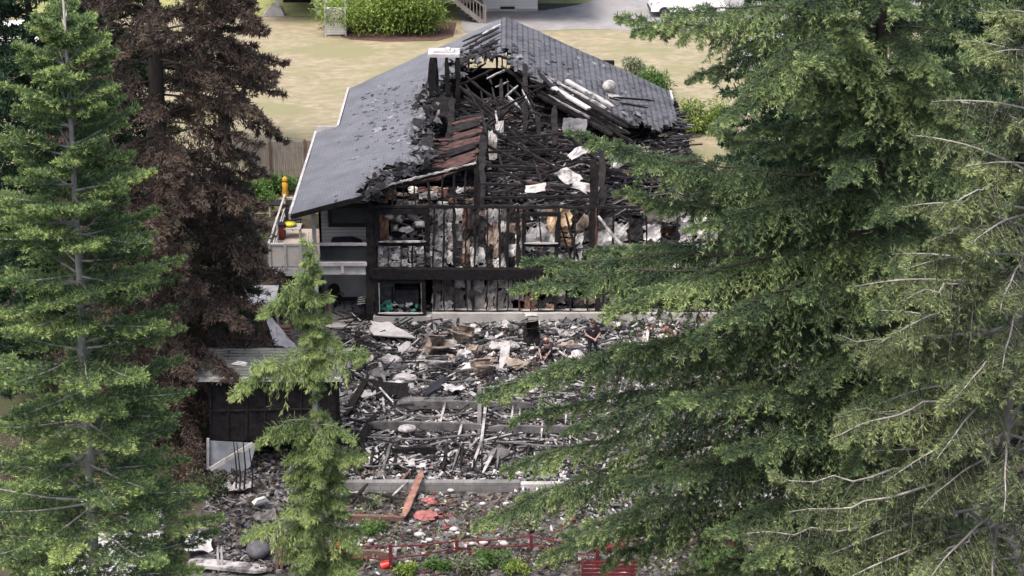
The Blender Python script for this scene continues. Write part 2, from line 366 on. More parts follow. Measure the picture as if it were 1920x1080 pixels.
# front rake board, charred
b = MB(); b.bar((XL, -.85, rz(XL)-.1), (P(698,356,-.8).x, -.85, rz(P(698,356,-.8).x)-.1), .05, .22, rag=.1); b.build('rake_board', char, house)
# soffit underside rafters on the left part
for k in range(7):
    y = -.5+k*.9; b = MB(); b.bar((XL+.1, y, rz(XL)-.2), (-5.9, y, rz(-5.9)-.2), .08, .16); b.build('rafter', charwood, house)

def F0(px, py, Y=0): return P(px, py, Y)
# --- front framing, each timber its own part
def stud(px0, py0, px1, py1, wpx=7, Y=0, m=charwood, nm='stud', dp=.14, rag=.45, k=None):
    if nm == 'stud' and abs(py1-py0) > 30: px0 += random.gauss(0,1.6); px1 += random.gauss(0,1.2); rag = random.uniform(.35,.75); Y += random.uniform(-.03,.05)
    b = MB(); a = F0(px0, py0, Y); c = F0(px1, py1, Y); b.bar(a, c, wpx/45, dp, rag=rag, up=(0,1,0)) if abs(a.z-c.z) > abs(a.x-c.x) else b.bar(a, c, dp, wpx/45, rag=rag)
    o = b.build(nm, m, house)
    if k: o['label'] = k
    return o
for x, top in ((712,366),(735,361),(756,356),(778,352),(803,345),(831,338),(852,332),(872,326),(890,318)):
    stud(x, top-9, x+random.uniform(-2,2), 386, random.uniform(4.5,7))
for x, wd in ((727,4),(752,5),(773,5),(797,5)): stud(x, 462, x, 503, wd)
for x, wd in ((702,9),(814,6),(832,6),(852,9),(874,6),(893,6),(915,4),(935,5),(952,9),(972,10),(984,6),(1047,8),(1078,5),(1150,5),(1180,6),(1210,5),(1240,6),(1270,6),(1300,6),(1330,8)):
    stud(x, 390, x+random.uniform(-2,2), 503, wd)
for x, wd in ((813,6),(832,4),(852,6),(875,5),(888,13),(913,5),(934,5),(952,4),(1010,6),(1040,6),(1070,6),(1100,6),(1130,6),(1160,6),(1190,6),(1220,6),(1250,6),(1280,6),(1330,8)):
    stud(x, 520, x, 584, wd)
stud(974, 520, 974, 592, 5, m=redwood, k='reddish half burnt stud'); stud(996, 520, 996, 592, 5, m=redwood, k='reddish half burnt stud')
stud(1114, 300, 1112, 503, 17, m=charwood, nm='post', rag=.15, k='thick charred post with red brown side'); stud(1118, 390, 1118, 500, 5, Y=-.1, m=redwood, nm='post_face')
stud(693, 378, 694, 602, 15, nm='post', rag=.1); stud(705, 385, 706, 600, 7, Y=.1, nm='post')
stud(690, 387, 1345, 390, 7, nm='top_plate', Y=-.02); stud(690, 512, 1345, 514, 21, nm='floor_beam', rag=.06, dp=.3, m=char, Y=-.05)
stud(808, 584, 1345, 585, 5, nm='bottom_plate', Y=-.02)
stud(700, 356, 893, 309, 8, nm='rake_plate', Y=-.02); stud(893, 305, 897, 388, 11, nm='post', rag=.3)
# flaky white strip along the top of the rake
b = MB()
for k in range(26):
    t = k/26; p = F0(720+t*172, 350-t*43, -.1); q = F0(720+(t+1/24)*172, 350-(t+1/24)*43, -.1)
    b.bar(p+Vector((0,0,random.uniform(.0,.06))), q+Vector((0,0,random.uniform(0,.06))), .1, random.uniform(.03,.08))
b.build('flashing', scorch, house)
# windows in the front wall: charred frame, sill, pane
def window(px0, py0, px1, py1, fr, Y, fm, pm=None, name='window', sill=None, lab=None):
    a = F0(px0, py0, Y); c = F0(px1, py1, Y); b = MB(); f = fr/45
    x0, x1, z1, z0 = a.x, c.x, a.z, c.z
    b.bb((x0-f, Y-.07, z0-f), (x0, Y+.07, z1+f)); b.bb((x1, Y-.07, z0-f), (x1+f, Y+.07, z1+f)); b.bb((x0, Y-.07, z1), (x1, Y+.07, z1+f)); b.bb((x0, Y-.07, z0-f), (x1, Y+.07, z0))
    o = b.build(name, fm, house)
    if pm: q = MB(); q.bb((x0, Y-.01, z0), (x1, Y+.01, z1)); q.build('pane', pm, o)
    if sill: q = MB(); q.bar((x0-.05, Y-.12, z0+.02), (x1+.05, Y-.12, z0+.02), .12, .06, rag=.25); q.build('sill', sill, o)
    if lab: o['label'] = lab
    return o
window(711, 401, 797, 452, 9, -.05, char, sill=scorch, lab='window with its glass burst, frame charred black')
window(710, 530, 791, 586, 8, -.05, char, sill=whitep, lab='ground floor window with a white inner edge')
b = MB(); a = F0(710,530,-.06); c = F0(791,586,-.06)
b.bb((a.x, -.15, c.z), (a.x+.03, -.13, a.z)); b.bb((c.x-.015, -.15, c.z), (c.x, -.13, a.z)); b.build('window_trim', scorch, house)
for k in range(26): pass
window(986, 405, 1044, 455, 7, -.05, char, sill=scorch, lab='window opening left as a black frame'); stud(1012, 403, 1012, 456, 4)
# mottled wall panels between studs (plasterboard, paper, insulation)
tones = [(.36,.35,.34),(.24,.23,.23),(.07,.066,.066),(.22,.14,.11),(.12,.07,.055),(.03,.028,.03),(.28,.22,.18),(.40,.39,.38),(.12,.11,.11),(.018,.017,.018)]
pan = mat('scorched_plasterboard', (0,0,0), None, 2.6, .85, .5, attr=True, varamt=.75)
def panels(x0, x1, ya, yb, step, Y, pr, tn=tones, sub=4, fill=.85):
    b = MB(); x = x0
    while x < x1:
        x2 = min(x1, x+step*random.uniform(.8,1.2)); y = ya
        while y < yb:
            y2 = min(yb, y+random.uniform(.12,.34)*(yb-ya)*sub/4)
            if random.random() < fill:
                a, c = F0(x, y, Y), F0(x2, y2, Y); d = random.uniform(0, .12)
                b.sheet((a.x, Y+d, c.z), (c.x, Y+d, c.z), (c.x, Y+d, a.z), (a.x, Y+d, a.z), 5, 5, .12, .02, random.choice(tn), random.random()*50, rag=.9)
            y = y2
        x = x2
    o = b.build(pr, pan, house, usecol=True); return o
lt = [(.56,.54,.53),(.42,.41,.41),(.60,.58,.57),(.60,.58,.57),(.30,.23,.20),(.10,.095,.095),(.03,.028,.03),(.03,.028,.03)]
panels(703, 890, 352, 386, 20, .35, 'wall_panel', fill=.7)
panels(806, 850, 392, 505, 15, .22, 'wall_panel', [(.22,.215,.22),(.30,.29,.29),(.12,.115,.12),(.40,.39,.39)], 3, .95)
panels(852, 985, 392, 505, 14, .25, 'wall_panel', lt+tones[4:7], 4, .95)
panels(985, 1110, 392, 505, 22, .5, 'wall_panel', lt+[(.45,.33,.22)], 5, .8)
panels(1120, 1340, 392, 505, 30, .5, 'wall_panel', lt, 4, .7)
panels(703, 806, 458, 504, 17, .25, 'wall_panel', [(.22,.215,.22),(.34,.33,.33),(.12,.115,.12),(.45,.44,.44)], 5, .9)
panels(811, 960, 524, 584, 20, .25, 'wall_panel', [(.17,.165,.165),(.27,.26,.26),(.30,.27,.25),(.06,.058,.06)], 9, .95)
panels(960, 1340, 524, 584, 20, .3, 'wall_panel', tones, 5, .8)
# insulation seen through the blown upper window, curtains and furniture shapes
b = MB(); Yq = .9
a, c = F0(711,401,Yq), F0(730,455,Yq); b.sheet((a.x,Yq,c.z),(c.x,Yq,c.z),(c.x,Yq,a.z),(a.x,Yq,a.z),4,6,.15,.02,(.34,.18,.13))
a, c = F0(731,401,Yq), F0(757,455,Yq); b.sheet((a.x,Yq+.4,c.z),(c.x,Yq+.4,c.z),(c.x,Yq+.4,a.z),(a.x,Yq+.4,a.z),4,6,.1,.02,(.13,.12,.10))
for k in range(26):
    p = F0(random.uniform(730,800), random.uniform(405,458), random.uniform(.5,1.6)); b.blob(p, (random.uniform(.08,.3), .15, random.uniform(.06,.16)), random.choice([(.04,.04,.045),(.09,.09,.10),(.3,.29,.29),(.03,.03,.03)]), jit=.35)
b.build('scorched_lining', pan, house, usecol=True)
# room contents behind the ground floor window
b = MB()
p = F0(727,573,.6); b.blob(p, (.26,.2,.24), (.03,.26,.20), jit=.3)
for k in range(16):
    p = F0(random.uniform(716,788), random.uniform(568,584), .5); b.blob(p, (random.uniform(.06,.16),.1,random.uniform(.05,.12)), random.choice([(.05,.2,.16),(.03,.03,.03),(.4,.4,.4),(.08,.08,.08)]), jit=.35)
p = F0(763,555,1.2); b.box(p, (1.0,.4,.7), None, (.04,.04,.045)); p = F0(770,538,1.6); b.box(p, (.8,.1,.7), None, (.012,.012,.013)); p = F0(725,545,1.8); b.box(p, (.7,.06,1.6), None, (.16,.16,.165))
b.build('charred_furniture', pan, house, usecol=True)
# floors, basement back wall, foundation
b = MB(); b.bb((-8.1, 1.6, 1.95), (8.6, 20, 2.15)); b.bb((-5.9,.18,1.95),(8.6,1.6,2.15)); b.build('upper_floor', char, house)
b = MB(); b.bb((-6.0, 3.0, -.5), (8.6, 3.1, 1.95)); b.build('basement_wall', char, house)
b = MB(); b.bb((-8.1, 2.7, -.5), (-5.95, 2.8, 1.95)); b.build('patio_wall', siding_m, house)
b = MB(); b.bb((-8.15,-.1,-.52), (-5.8,2.7,-.3)); b.build('patio_slab', mat('patio_concrete', (.42,.40,.385), (.30,.285,.275), 1.5, .9, .2), house)
b = MB(); a = F0(810,587,-.2); c = F0(1345,600,-.2); b.bb((a.x,-.25,c.z-.4),(8.6,.3,a.z)); a = F0(700,590,-.1); b.bb((a.x,-.2,-.6),(F0(809,590,-.1).x,.3,a.z-.05)); b.build('foundation', concrete, house)
# left side walls / rear walls / partitions
b = MB(); b.bb((-8.1, 1.5, 2.15), (-8.0, YS, rz(-8.1)-.25)); b.bb((-7.3, YS, 2.15), (-7.2, 17.0, rz(-7.3)-.25)); b.build('side_wall', sidL, house)
b = MB(); b.bb((8.4, .2, -.5), (8.5, 7.5, 4.2)); b.build('side_wall', sidL, house)
b = MB(); a = F0(597,385,1.5); b.bb((-8.1,1.5,2.15),(-5.9,1.6,5.2)); b.prism([(-8.1,1.5,5.2),(-5.9,1.5,5.2),(-5.9,1.5,rz(-5.9)-.25),(-8.1,1.5,rz(-8.1)-.25)] , (0,.1,0)); b.build('siding_wall', sidL, house)
b = MB(); b.bb((-5.95,.3,2.15),(-5.85,8,rz(-5.9)-.3)); b.build('partition', char, house)
window(622, 389, 690, 418, 7, 1.42, black_m, glass_g, lab='wide window in a black frame above the balcony')
# rear gable wall with burnt openings under the ridge
rw = MB(); YW = 20.5
zt = P(900,129,YW).z
rw.bb((-4.2, YW, 2.15), (5.2, YW+.2, zt)); rw.bb((.9, YW, zt), (5.2, YW+.2, zt+.4)); rw.bb((.6, YW, zt+.3), (3.4, YW+.2, rz(3.4)-.2))
rw.build('rear_wall', char, house)
b = MB(); b.bb((-7.2,17.0,2.15),(-4.2,17.2,5.0)); b.bb((5,16.4,2.15),(7.0,16.6,5.0)); b.build('rear_wall', char, house)
for px, wd in ((862,9),(879,7),(895,5),(931,11),(941,6),(952,6),(968,12),(990,14)): stud(px, 84 if px > 900 else 96, px+random.uniform(-2,2), 132, wd*.75*1.0, Y=YW-.1, rag=.5)
stud(862, 98, 995, 84, 6, Y=YW-.15, nm='header', rag=.5)
# chimney stub: white cap on charred posts
ch = MB(); Yc = PR(835,165).y; k_ = (Yc-CAM.y)/cos(PITCH)/FP*1.0
A = P(803,100,Yc); B_ = P(862,100,Yc); zc = A.z
co = MB(); co.bb((A.x, Yc-.55, zc-.05), (B_.x, Yc+.6, zc+.10)); co.bb((A.x+.25, Yc-.3, zc+.10), (B_.x-.25, Yc+.3, zc+.17)); co.blob((A.x+.9, Yc, zc+.2), (.16,.16,.09))
cap = co.build('chimney', whitep, house); cap['label'] = 'white chimney cap standing on charred posts'
for px, yy in ((810,-.45),(838,-.45),(858,-.45),(812,.45),(858,.45)):
    b = MB(); a = P(px,103,Yc+yy); b.bar((a.x,Yc+yy,zc-.03),(a.x,Yc+yy,P(px,190,Yc+yy).z), .42 if px in (810,812) else .26, .25, rag=.3, up=(0,1,0)); b.build('chimney_post', char, cap)
# vent dome on the right slope
p = PR(1142,178,False); b = MB(); s_ = 1.15
b.blob((p.x, p.y, p.z+.42), (.33,.33,.30), n=14, m=8, jit=.02); b.tube([(p.x,p.y,p.z-.1),(p.x,p.y,p.z+.25)], .16, 12)
vent = b.build('roof_vent', scorch, house, smooth=True); vent['label'] = 'round white turbine vent'
q = MB(); q.box((p.x+.2,p.y-.35,p.z+.06),(.55,.6,.05), Matrix.Rotation(math.atan(SL),3,'Y')); q.build('flashing', scorch, vent)
# white-edged boards lying along the right slope
for i, (x0,y0,x1,y1,wd,m) in enumerate(((1037,178,1104,216,.36,whitep),(1062,164,1100,184,.30,whitep),(1100,184,1150,212,.34,scorch),(1085,195,1150,236,.3,charwood),(1010,150,1060,200,.24,charwood),(1150,196,1225,200,.2,charwood),(1160,206,1215,214,.15,charwood))):
    b = MB(); a = PR(x0,y0,False); c = PR(x1,y1,False); b.bar(a+Vector((0,0,.35)), c+Vector((0,0,.3)), wd*.8, .08, rag=0 if m is whitep else .12); o = b.build('fallen_board', m, house)
# interior: collapsed ceiling mass seen from above
def hz(x, y):
    base = 3.9+.05*y+.55*mnoise.noise(Vector((x*.55, y*.45, 2)))+.35*mnoise.noise(Vector((x*1.6, y*1.6, 8)))
    return base
nx, ny = 110, 120; V = []; Fq = []
for j in range(ny+1):
    for i in range(nx+1):
        x = -5.8+(13.9)*i/nx; y = .5+15.5*j/ny; V.append((x+random.uniform(-.05,.05), y+random.uniform(-.05,.05), hz(x,y)+random.uniform(-.12,.12)-(1.6*(1-sst(.5,1.6,y)))))
for j in range(ny):
    for i in range(nx):
        if mnoise.noise(Vector((i*.11, j*.11, 4))) > .28: continue
        k = j*(nx+1)+i; Fq.append((k, k+1, k+nx+2, k+nx+1))
raw('collapsed_ceiling', V, Fq, char, house)
dk = [(.012,.012,.014)]*9+[(.025,.025,.03)]*6+[(.06,.058,.065)]*4+[(.12,.12,.13)]*2+[(.28,.27,.27)]+[(.10,.045,.035)]
b = MB()
for k in range(7000):
    x, y = random.uniform(-5.6,8), random.uniform(.3,15.8); z = hz(x,y)-(1.2*(1-sst(.5,1.6,y)))+random.uniform(0,.35)
    L_ = random.uniform(.12,.8)*(1 if k%5 else 2.2); an = random.gauss(0,.35) if random.random() < .65 else random.uniform(0,pi)
    M = Matrix.Rotation(an,3,'Z')@Matrix.Rotation(random.gauss(0,.22),3,'Y')@Matrix.Rotation(random.uniform(-.5,.5),3,'X')
    b.box((x,y,z),(L_,random.uniform(.03,.10),random.uniform(.02,.06)),M,random.choice(dk))
tag(b.build('roof_rubble', charcol, house, usecol=True), kind='stuff')
# fallen rafters and inner framing, drawn from end to end
def fr(nm, x0,y0,Y0,x1,y1,Y1,w_=.12,h_=.14,m=charwood,rag=.35):
    b = MB(); b.bar(P(x0,y0,Y0),P(x1,y1,Y1),w_,h_,rag=rag); return b.build(nm, m, house)
for a in ((940,124,15,1045,192,11,.12,.14),(925,130,14.5,858,162,12,.12,.12),(860,160,11.5,985,270,7,.12,.14),(880,150,12,1000,240,9,.1,.12),(905,270,6,1110,365,.6,.13,.16),(900,230,8,1065,330,2,.12,.14),(900,300,5,990,345,1,.1,.12),(960,240,8,1060,300,4,.1,.12),
          (905,250,7,960,200,9,.1,.12),(915,230,8,985,185,10,.1,.12),(940,260,6,1070,250,6,.12,.12),(905,285,5,1080,280,5,.12,.12),(900,310,3.5,1100,318,3,.12,.12),(905,325,3,1060,332,2.5,.12,.12),(900,345,1.5,1100,352,1.2,.12,.12),(905,372,.6,1110,368,.5,.1,.12),
          (985,120,14,985,250,8.5,.3,.3),(850,185,11,838,300,5,.4,.3),(905,255,6,903,390,.3,.35,.3),(940,150,12.5,940,240,9,.18,.2),(1008,215,9,1010,262,7,.25,.25),(1040,200,10,1040,275,6.5,.3,.3),(1130,290,3,1128,388,.2,.35,.3),(1075,260,5,1120,300,3,.2,.2),
          (870,180,11,940,240,8,.1,.12),(880,170,11.3,955,235,8.4,.1,.12),(865,205,10,935,255,8,.1,.12),(1050,290,4,1180,330,2.5,.12,.14),(1010,330,2,1100,300,3,.1,.12),(1000,350,1,1045,395,.3,.1,.1),(1060,400,.1,1085,490,.1,.12,.12),(1050,420,.2,1075,500,.2,.1,.1),(935,290,4.5,960,385,.6,.1,.1),(1020,355,.8,1000,300,3,.1,.1)):
    fr('rafter', *a[:6], *a[6:])
for k in range(34):
    x = random.uniform(868,1000); y = random.uniform(122,215); Y = 18.5-(y-100)/9.5; an = random.choice((-.9,-.5,.4,.75,1.1,1.4))+random.gauss(0,.15); L_ = random.uniform(25,70)
    fr('rafter', x, y, Y, x+L_*cos(an), y+L_*sin(an)*.8, Y-L_*sin(an)*.06, random.uniform(.06,.12), .1, charwood if k%6 else scorch)
for k in range(20):
    x = random.uniform(905,1060); y = random.uniform(200,340); Y = (388-y)/12.6
    fr('rafter', x, y, Y+.3, x+random.uniform(50,130), y+random.uniform(-10,38), max(.5, Y-random.uniform(-.5,1.5)), .09, .11)
# slatted brown ceiling boards hanging by the front left
def slats(q, n, m, nm, w_=.2):
    for i in range(n):
        t = i/(n-1); a = Vector(q[0]).lerp(Vector(q[3]), t); c = Vector(q[1]).lerp(Vector(q[2]), t); b = MB()
        a += Vector((random.uniform(-.15,.15),0,random.uniform(-.05,.05))); c += Vector((random.uniform(-.15,.2),0,random.uniform(-.08,.05)))
        b.bar(a, c, w_, .03, rag=.22); b.build(nm, m if random.random() < .72 else charwood, house)
slats((P(822,330,2.2),P(893,302,3.2),P(905,212,9),P(852,225,8.5)), 17, redwood, 'ceiling_board', .34)
slats((P(712,350,1.2),P(826,330,2.2),P(842,262,6),P(795,262,6)), 10, redwood, 'ceiling_board', .3)
b = MB(); b.prism([P(822,336,2.4),P(893,308,3.4),P(905,214,9.2),P(852,228,8.7)], (0,0,-.05)); b.prism([P(705,356,1.4),P(826,336,2.4),P(842,262,6.2),P(790,262,6.2)], (0,0,-.05)); b.build('ceiling_lining', mat('brown_lining', (.12,.07,.06), (.03,.022,.02), 2, .9, .4), house)
fr('ceiling_board', 938,203,9.6,965,199,9.6,.3,.2,redwood,.1); fr('ceiling_board', 975,340,1.6,1040,352,1.3,.25,.15,redwood,.1)
# torn metal / plasterboard sheets
for i, (a,b_,c,d,m) in enumerate(((P(1063,290,3),P(1090,278,3.4),P(1112,282,3.3),P(1072,299,2.8),whitep),(P(1150,306,2.6),P(1196,286,3),P(1200,296,2.8),P(1152,314,2.4),scorch),(P(1038,325,2.2),P(1062,312,2.6),P(1095,340,1.6),P(1066,348,1.4),scorch),
        (P(1075,338,1.5),P(1125,352,1),P(1122,372,.5),P(1070,352,1.2),scorch),(P(915,245,7),P(932,245,7),P(932,298,6.6),P(917,300,6.6),scorch),(P(928,228,8),P(945,226,8),P(944,248,7.8),P(930,250,7.8),whitep),(P(985,348,1),P(1025,345,1),P(1022,360,.8),P(985,362,.8),whitep),
        (P(1135,290,4),P(1200,275,5),P(1205,300,4),P(1150,312,3),shL),(P(1100,275,5.5),P(1140,268,6),P(1150,292,4.5),P(1115,298,4),char),(P(1075,425,.4),P(1095,400,.4),P(1110,412,.4),P(1085,440,.4),cardboard))):
    b = MB(); b.sheet(a,b_,c,d,6,5,.14,.03,None,i*7); b.build('torn_sheet', m, house)
b = MB(); b.tube([F0(1122,405,-.1),F0(1140,430,-.4),F0(1160,455,-.5),F0(1182,468,-.4)], [.05,.07,.09,.13], 8); b.build('downpipe', scorch, house, smooth=True)
# inner charred walls closing the view at the left of the hole
b = MB(); b.sheet(P(806,178,12),P(850,172,12),P(850,222,9.5),P(802,222,9.8),8,10,.12,.06,None,3); b.build('partition', char, house)
b = MB(); rs = random.Random(5)
for k in range(560):     # curled charred shingle edge round the hole
    i = rs.choice(list(range(0,17))+[0,1,2,3,4,5,6]); (xa,ya),(xb,yb) = holeL[i],holeL[i+1]; t = rs.random(); px, py = xa+(xb-xa)*t+rs.gauss(2,9), ya+(yb-ya)*t+rs.gauss(2,7); p = PR(px,py)
    if p.x < XL+.3 or p.x > XR or p.y > YF-1: continue
    L_ = rs.uniform(.15,.55); M = Matrix.Rotation(rs.uniform(0,pi),3,'Z')@Matrix.Rotation(rs.gauss(0,.6),3,'X')@Matrix.Rotation(rs.gauss(0,.5),3,'Y'); q = Vector((p.x,p.y,rz(p.x)+rs.uniform(-.35,.12)))
    b.sheet(*[q+M@Vector(v) for v in ((-L_/2,-L_/3,0),(L_/2,-L_/3,0),(L_/2,L_/3,0),(-L_/2,L_/3,0))],2,2,.12,.02,rs.choice([(.012,.012,.014)]*3+[(.03,.03,.034),(.06,.06,.07),(.11,.11,.125)]),k,.6)
tag(b.build('charred_edge', charcol, roofL, usecol=True), kind='stuff')
for k,(x0,y0,x1,y1) in enumerate(((868,92,935,58),(872,100,940,66),(880,104,938,80),(868,84,915,64),(890,108,940,92),(905,70,938,52))):
    b = MB(); a = PR(x0,y0); c = PR(x1,y1); b.bar(a+Vector((0,0,.12+.05*(k%2))), c+Vector((0,0,.18)), .2, .06, rag=.3); b.build('fallen_board', [charwood,charwood,charwood,charwood,charwood,scorch][k], house)
b = MB(); b.sheet((-4.3,16,2.2),(6,16,2.2),(6,16,4.6),(-4.3,16,4.6),16,6,.2,.1,None,5); b.build('partition', char, house)
# right slope inner side (dark underside down to the attic floor)
for k in range(11):
    o_ = k*4.2; x0 = 985+random.uniform(-8,50); x1 = 1150+random.uniform(-50,40); y_ = lambda x: 126+(x-990)*.56+o_
    Y_ = lambda x: 14.6-(x-990)*.034-o_*.045
    fr('rafter', x0, y_(x0), Y_(x0), x1, y_(x1)+random.uniform(-6,6), Y_(x1), random.uniform(.1,.2), .14, charwood if k%4 else scorch)
b = MB(); b.sheet(P(1055,222,9),P(1100,225,8.6),P(1100,255,7.5),P(1055,250,8),6,5,.06,.04,None,2); b.build('torn_sheet', mat('grey_sheet', (.13,.125,.14), (.05,.048,.055), 1.5, .6, .2), house)

# ---------------------------------------------------------------- balcony and deck on the left
bal = house
b = MB(); a = F0(598,498); c = F0(688,514); b.bb((a.x,-.05,c.z),(c.x,1.5,a.z)); o = b.build('balcony_floor', whitep, house)
b = MB(); a = F0(598,455); c = F0(688,459); b.bb((a.x,-.1,c.z),(c.x,.02,a.z)); o = b.build('balcony_rail', whitep, house)
b = MB(); a = F0(600,461,.05); c = F0(688,491,.05); b.bb((a.x,.0,c.z),(c.x,.03,a.z)); b.build('balcony_panel', glass_d, house)
b = MB(); a = F0(598,492,-.1); c = F0(688,498,-.1); b.bb((a.x,-.16,c.z),(c.x,.05,a.z)); a = F0(639,496,-.15); c = F0(645,512,-.15); b.bb((a.x,-.17,c.z),(c.x,-.1,a.z)); b.build('balcony_trim', whitep, house)
for x0, y0, y1 in ((594,385,640),):
    b = MB(); b.bb((F0(x0,y1).x,-.08,F0(x0,y1).z),(F0(x0+7,y1).x,.08,F0(x0,y0).z)); b.build('post', whitep, house)
deck = thing('timber_deck', (-9, 3, -.35), 'raised pale deck with white posts and panelled railing at the left of the burnt house', 'deck')
a = F0(505,497); c = F0(594,497)
b = MB(); b.bb((a.x,0,2.1),(c.x,6.2,2.3)); b.build('deck_floor', mat('deck_boards', (.40,.35,.31), (.30,.26,.235), 1.5, .8, .2, stretch=(.5,8,1)), deck)
b = MB(); b.bb((a.x,-.06,2.0),(c.x-.01,0,2.34)); b.build('fascia', whitep, deck)
b = MB(); z1 = F0(505,456).z
b.bb((a.x,-.06,z1-.07),(c.x,.04,z1)); b.build('rail', whitep, deck)
b = MB(); b.bb((a.x+.05,-.02,2.42),(c.x-.05,.0,z1-.1)); b.build('railing_panel', mat('railing_mesh', (.42,.39,.37), (.30,.28,.27), 1, .8, .3), deck)
for k in range(4): b = MB(); x = a.x+(c.x-a.x)*k/3.05; b.bb((x,-.09,2.3),(x+.09,.0-.005,z1+.02)); b.build('post', whitep, deck)
for k in range(3):
    b = MB(); y = k*3.0+.05; b.bb((a.x-.05,y,2.3),(a.x+.04,y+.09,z1)); b.build('post', whitep, deck)
b = MB(); b.bb((a.x-.03,.0,z1-.06),(a.x+.05,6.2,z1-.005)); b.bb((a.x-.03,.0,2.8),(a.x+.02,6.2,2.86)); b.bb((a.x-.03,.0,2.55),(a.x+.02,6.2,2.6)); b.build('rail', whitep, deck)
for k in range(3): b = MB(); x = a.x+.3+k*.9; b.bb((x,.05,-.4),(x+.12,.17,2.1)); b.build('deck_post', charwood, deck)
# far railing
b = MB(); b.bb((a.x,6.15,3.2),(c.x-.4,6.22,3.27)); b.build('rail', whitep, deck)
# ---------------------------------------------------------------- things on the deck and patio
ZD = 2.3
p = PZ(537, 402, ZD)
um = thing('closed_parasol', p, 'closed yellow parasol standing on the deck', 'parasol')
b = MB(); b.tube([p, p+Vector((0,0,1.8))], .025, 6); b.build('pole', whitep, um)
b = MB(); b.tube([p+Vector((0,0,z)) for z in (.25,.35,.6,.72,1.0,1.25,1.45,1.6)], [.12,.24,.22,.10,.17,.12,.15,.05], 9); b.build('canopy', yellow_m, um, smooth=True)
b = MB(); b.tube([p+Vector((0,0,1.6)), p+Vector((0,0,1.7)), p+Vector((0,0,1.8))], [.13,.12,.02], 8); b.build('finial', yellow_m, um)
b = MB(); b.tube([p, p+Vector((0,0,.08))], .26, 12); b.build('base', black_m, um)
p = PZ(527, 448, ZD)
t = thing('plant_pot', p, 'dark red barrel pot on the deck near the corner rail', 'pot'); b = MB(); b.tube([p+Vector((0,0,z)) for z in (0,.1,.35,.6,.66)], [.16,.2,.23,.2,.21], 12); b.build('barrel', mat('dark_red', (.20,.035,.03), (.1,.02,.02), 3, .5), t, smooth=True)
b = MB(); b.tube([p+Vector((0,0,.66)), p+Vector((0,0,.72))], .23, 12); b.build('rim', black_m, t)
def tchair(p, rz_, label, m, s=1.0, group=None):
    t = thing('patio_chair', p, label, 'chair', group); p = Vector(p); M = Matrix.Rotation(rz_,3,'Z')
    def q(x,y,z): return p+M@Vector((x,y,z))*s
    for x in (-.23,.23):
        for y in (-.22,.22): b = MB(); b.tube([q(x,y,0),q(x*.95,y*.95,.44)], .018*s, 6); b.build('leg', black_m, t)
        b = MB(); b.tube([q(x*1.05,-.22,.62),q(x*1.05,.2,.64),q(x*1.0,.25,.44)], .02*s, 6); b.build('armrest', black_m, t)
    b = MB(); b.box(q(0,0,.45),(.5*s,.5*s,.06),M); b.build('seat', m, t)
    pts = [q(.27*cos(a), .26, .72+.27*sin(a)) for a in [2*pi*k/14 for k in range(14)]]
    b = MB(); b.prism(pts, M@Vector((0,.04*s,0))); b.build('backrest', m, t); return t
tchair(PZ(632,578,-.3), .5, 'round backed black chair on the patio under the balcony', black_m, 1.05)
tchair(PZ(552,428,ZD), 2.2, 'dark chair beside the yellow bowl on the deck', black_m)
p = PZ(545, 445, ZD); t = thing('low_table', p, 'low pale table with a slatted top on the deck', 'table')
b = MB()
for k in range(6): b.box(p+Vector((0,-.3+k*.12,.5)),(.95,.09,.03))
b.build('table_top', whitep, t)
for x in (-.42,.42):
    for y in (-.28,.28): b = MB(); b.box(p+Vector((x,y,.24)),(.05,.05,.48)); b.build('leg', whitep, t)
b = MB(); b.tube([p+Vector((0,0,.52)),p+Vector((0,0,.56)),p+Vector((0,0,.66))],[.12,.22,.27],12); tag(b.build('bowl', mat('lime_yellow',(.62,.55,.04),(.5,.45,.03),2,.4), None, True), 'lime yellow bowl on the low pale deck table', 'bowl')
p = PZ(527, 408, ZD); t = thing('side_table', p, 'square dark side table at the back of the deck', 'table')
b = MB(); b.box(p+Vector((0,0,.7)),(1.0,.7,.05)); b.build('table_top', black_m, t)
for x in (-.45,.45):
    for y in (-.3,.3): b = MB(); b.box(p+Vector((x,y,.34)),(.05,.05,.68)); b.build('leg', whitep, t)
# items on patio: burnt bags / box, low bench
p = PZ(674, 600, -.3); t = thing('burnt_stroller', p, 'heap of burnt black fabric on a frame by the patio corner post', 'burnt bundle')
b = MB(); b.blob(p+Vector((0,0,.45)),(.36,.3,.42),jit=.22); b.blob(p+Vector((.1,0,.9)),(.26,.2,.2),jit=.25); b.build('bundle', navy, t)
for k in range(4): b = MB(); b.bar(p+Vector((-.05+.02*k,-.3,.85+.1*k)), p+Vector((.3,-.3,.9+.1*k)), .05,.03); b.build('strip', scorch, t)
t['category'] = 'bundle'; t.name = 'burnt_bundle'
p = PZ(642, 577, -.3); t = thing('doormat_bench', p, 'low black bench behind the round backed chair', 'bench'); t.name = 'low_bench'
b = MB(); b.box(p+Vector((.2,.2,.32)),(1.3,.35,.06)); b.build('seat', black_m, t)
for x in (-.3,.7): b = MB(); b.box(p+Vector((x,.2,.15)),(.06,.3,.3)); b.build('leg', black_m, t)
p = F0(645,444,.9); t = thing('folded_cover', (p.x,.9,2.3), 'dark cover draped over a low box on the balcony', 'cover')
b = MB(); b.prism([(p.x-.9,.5,2.3),(p.x+.9,.5,2.3),(p.x+.7,.5,3.15),(p.x+.3,.5,3.3),(p.x-.5,.5,3.25)], (0,.7,0)); b.build('cover', navy, t)
q = MB(); q.box((p.x+.05,.45,3.12),(1.0,.05,.1)); q.build('pale_slat', scorch, t)
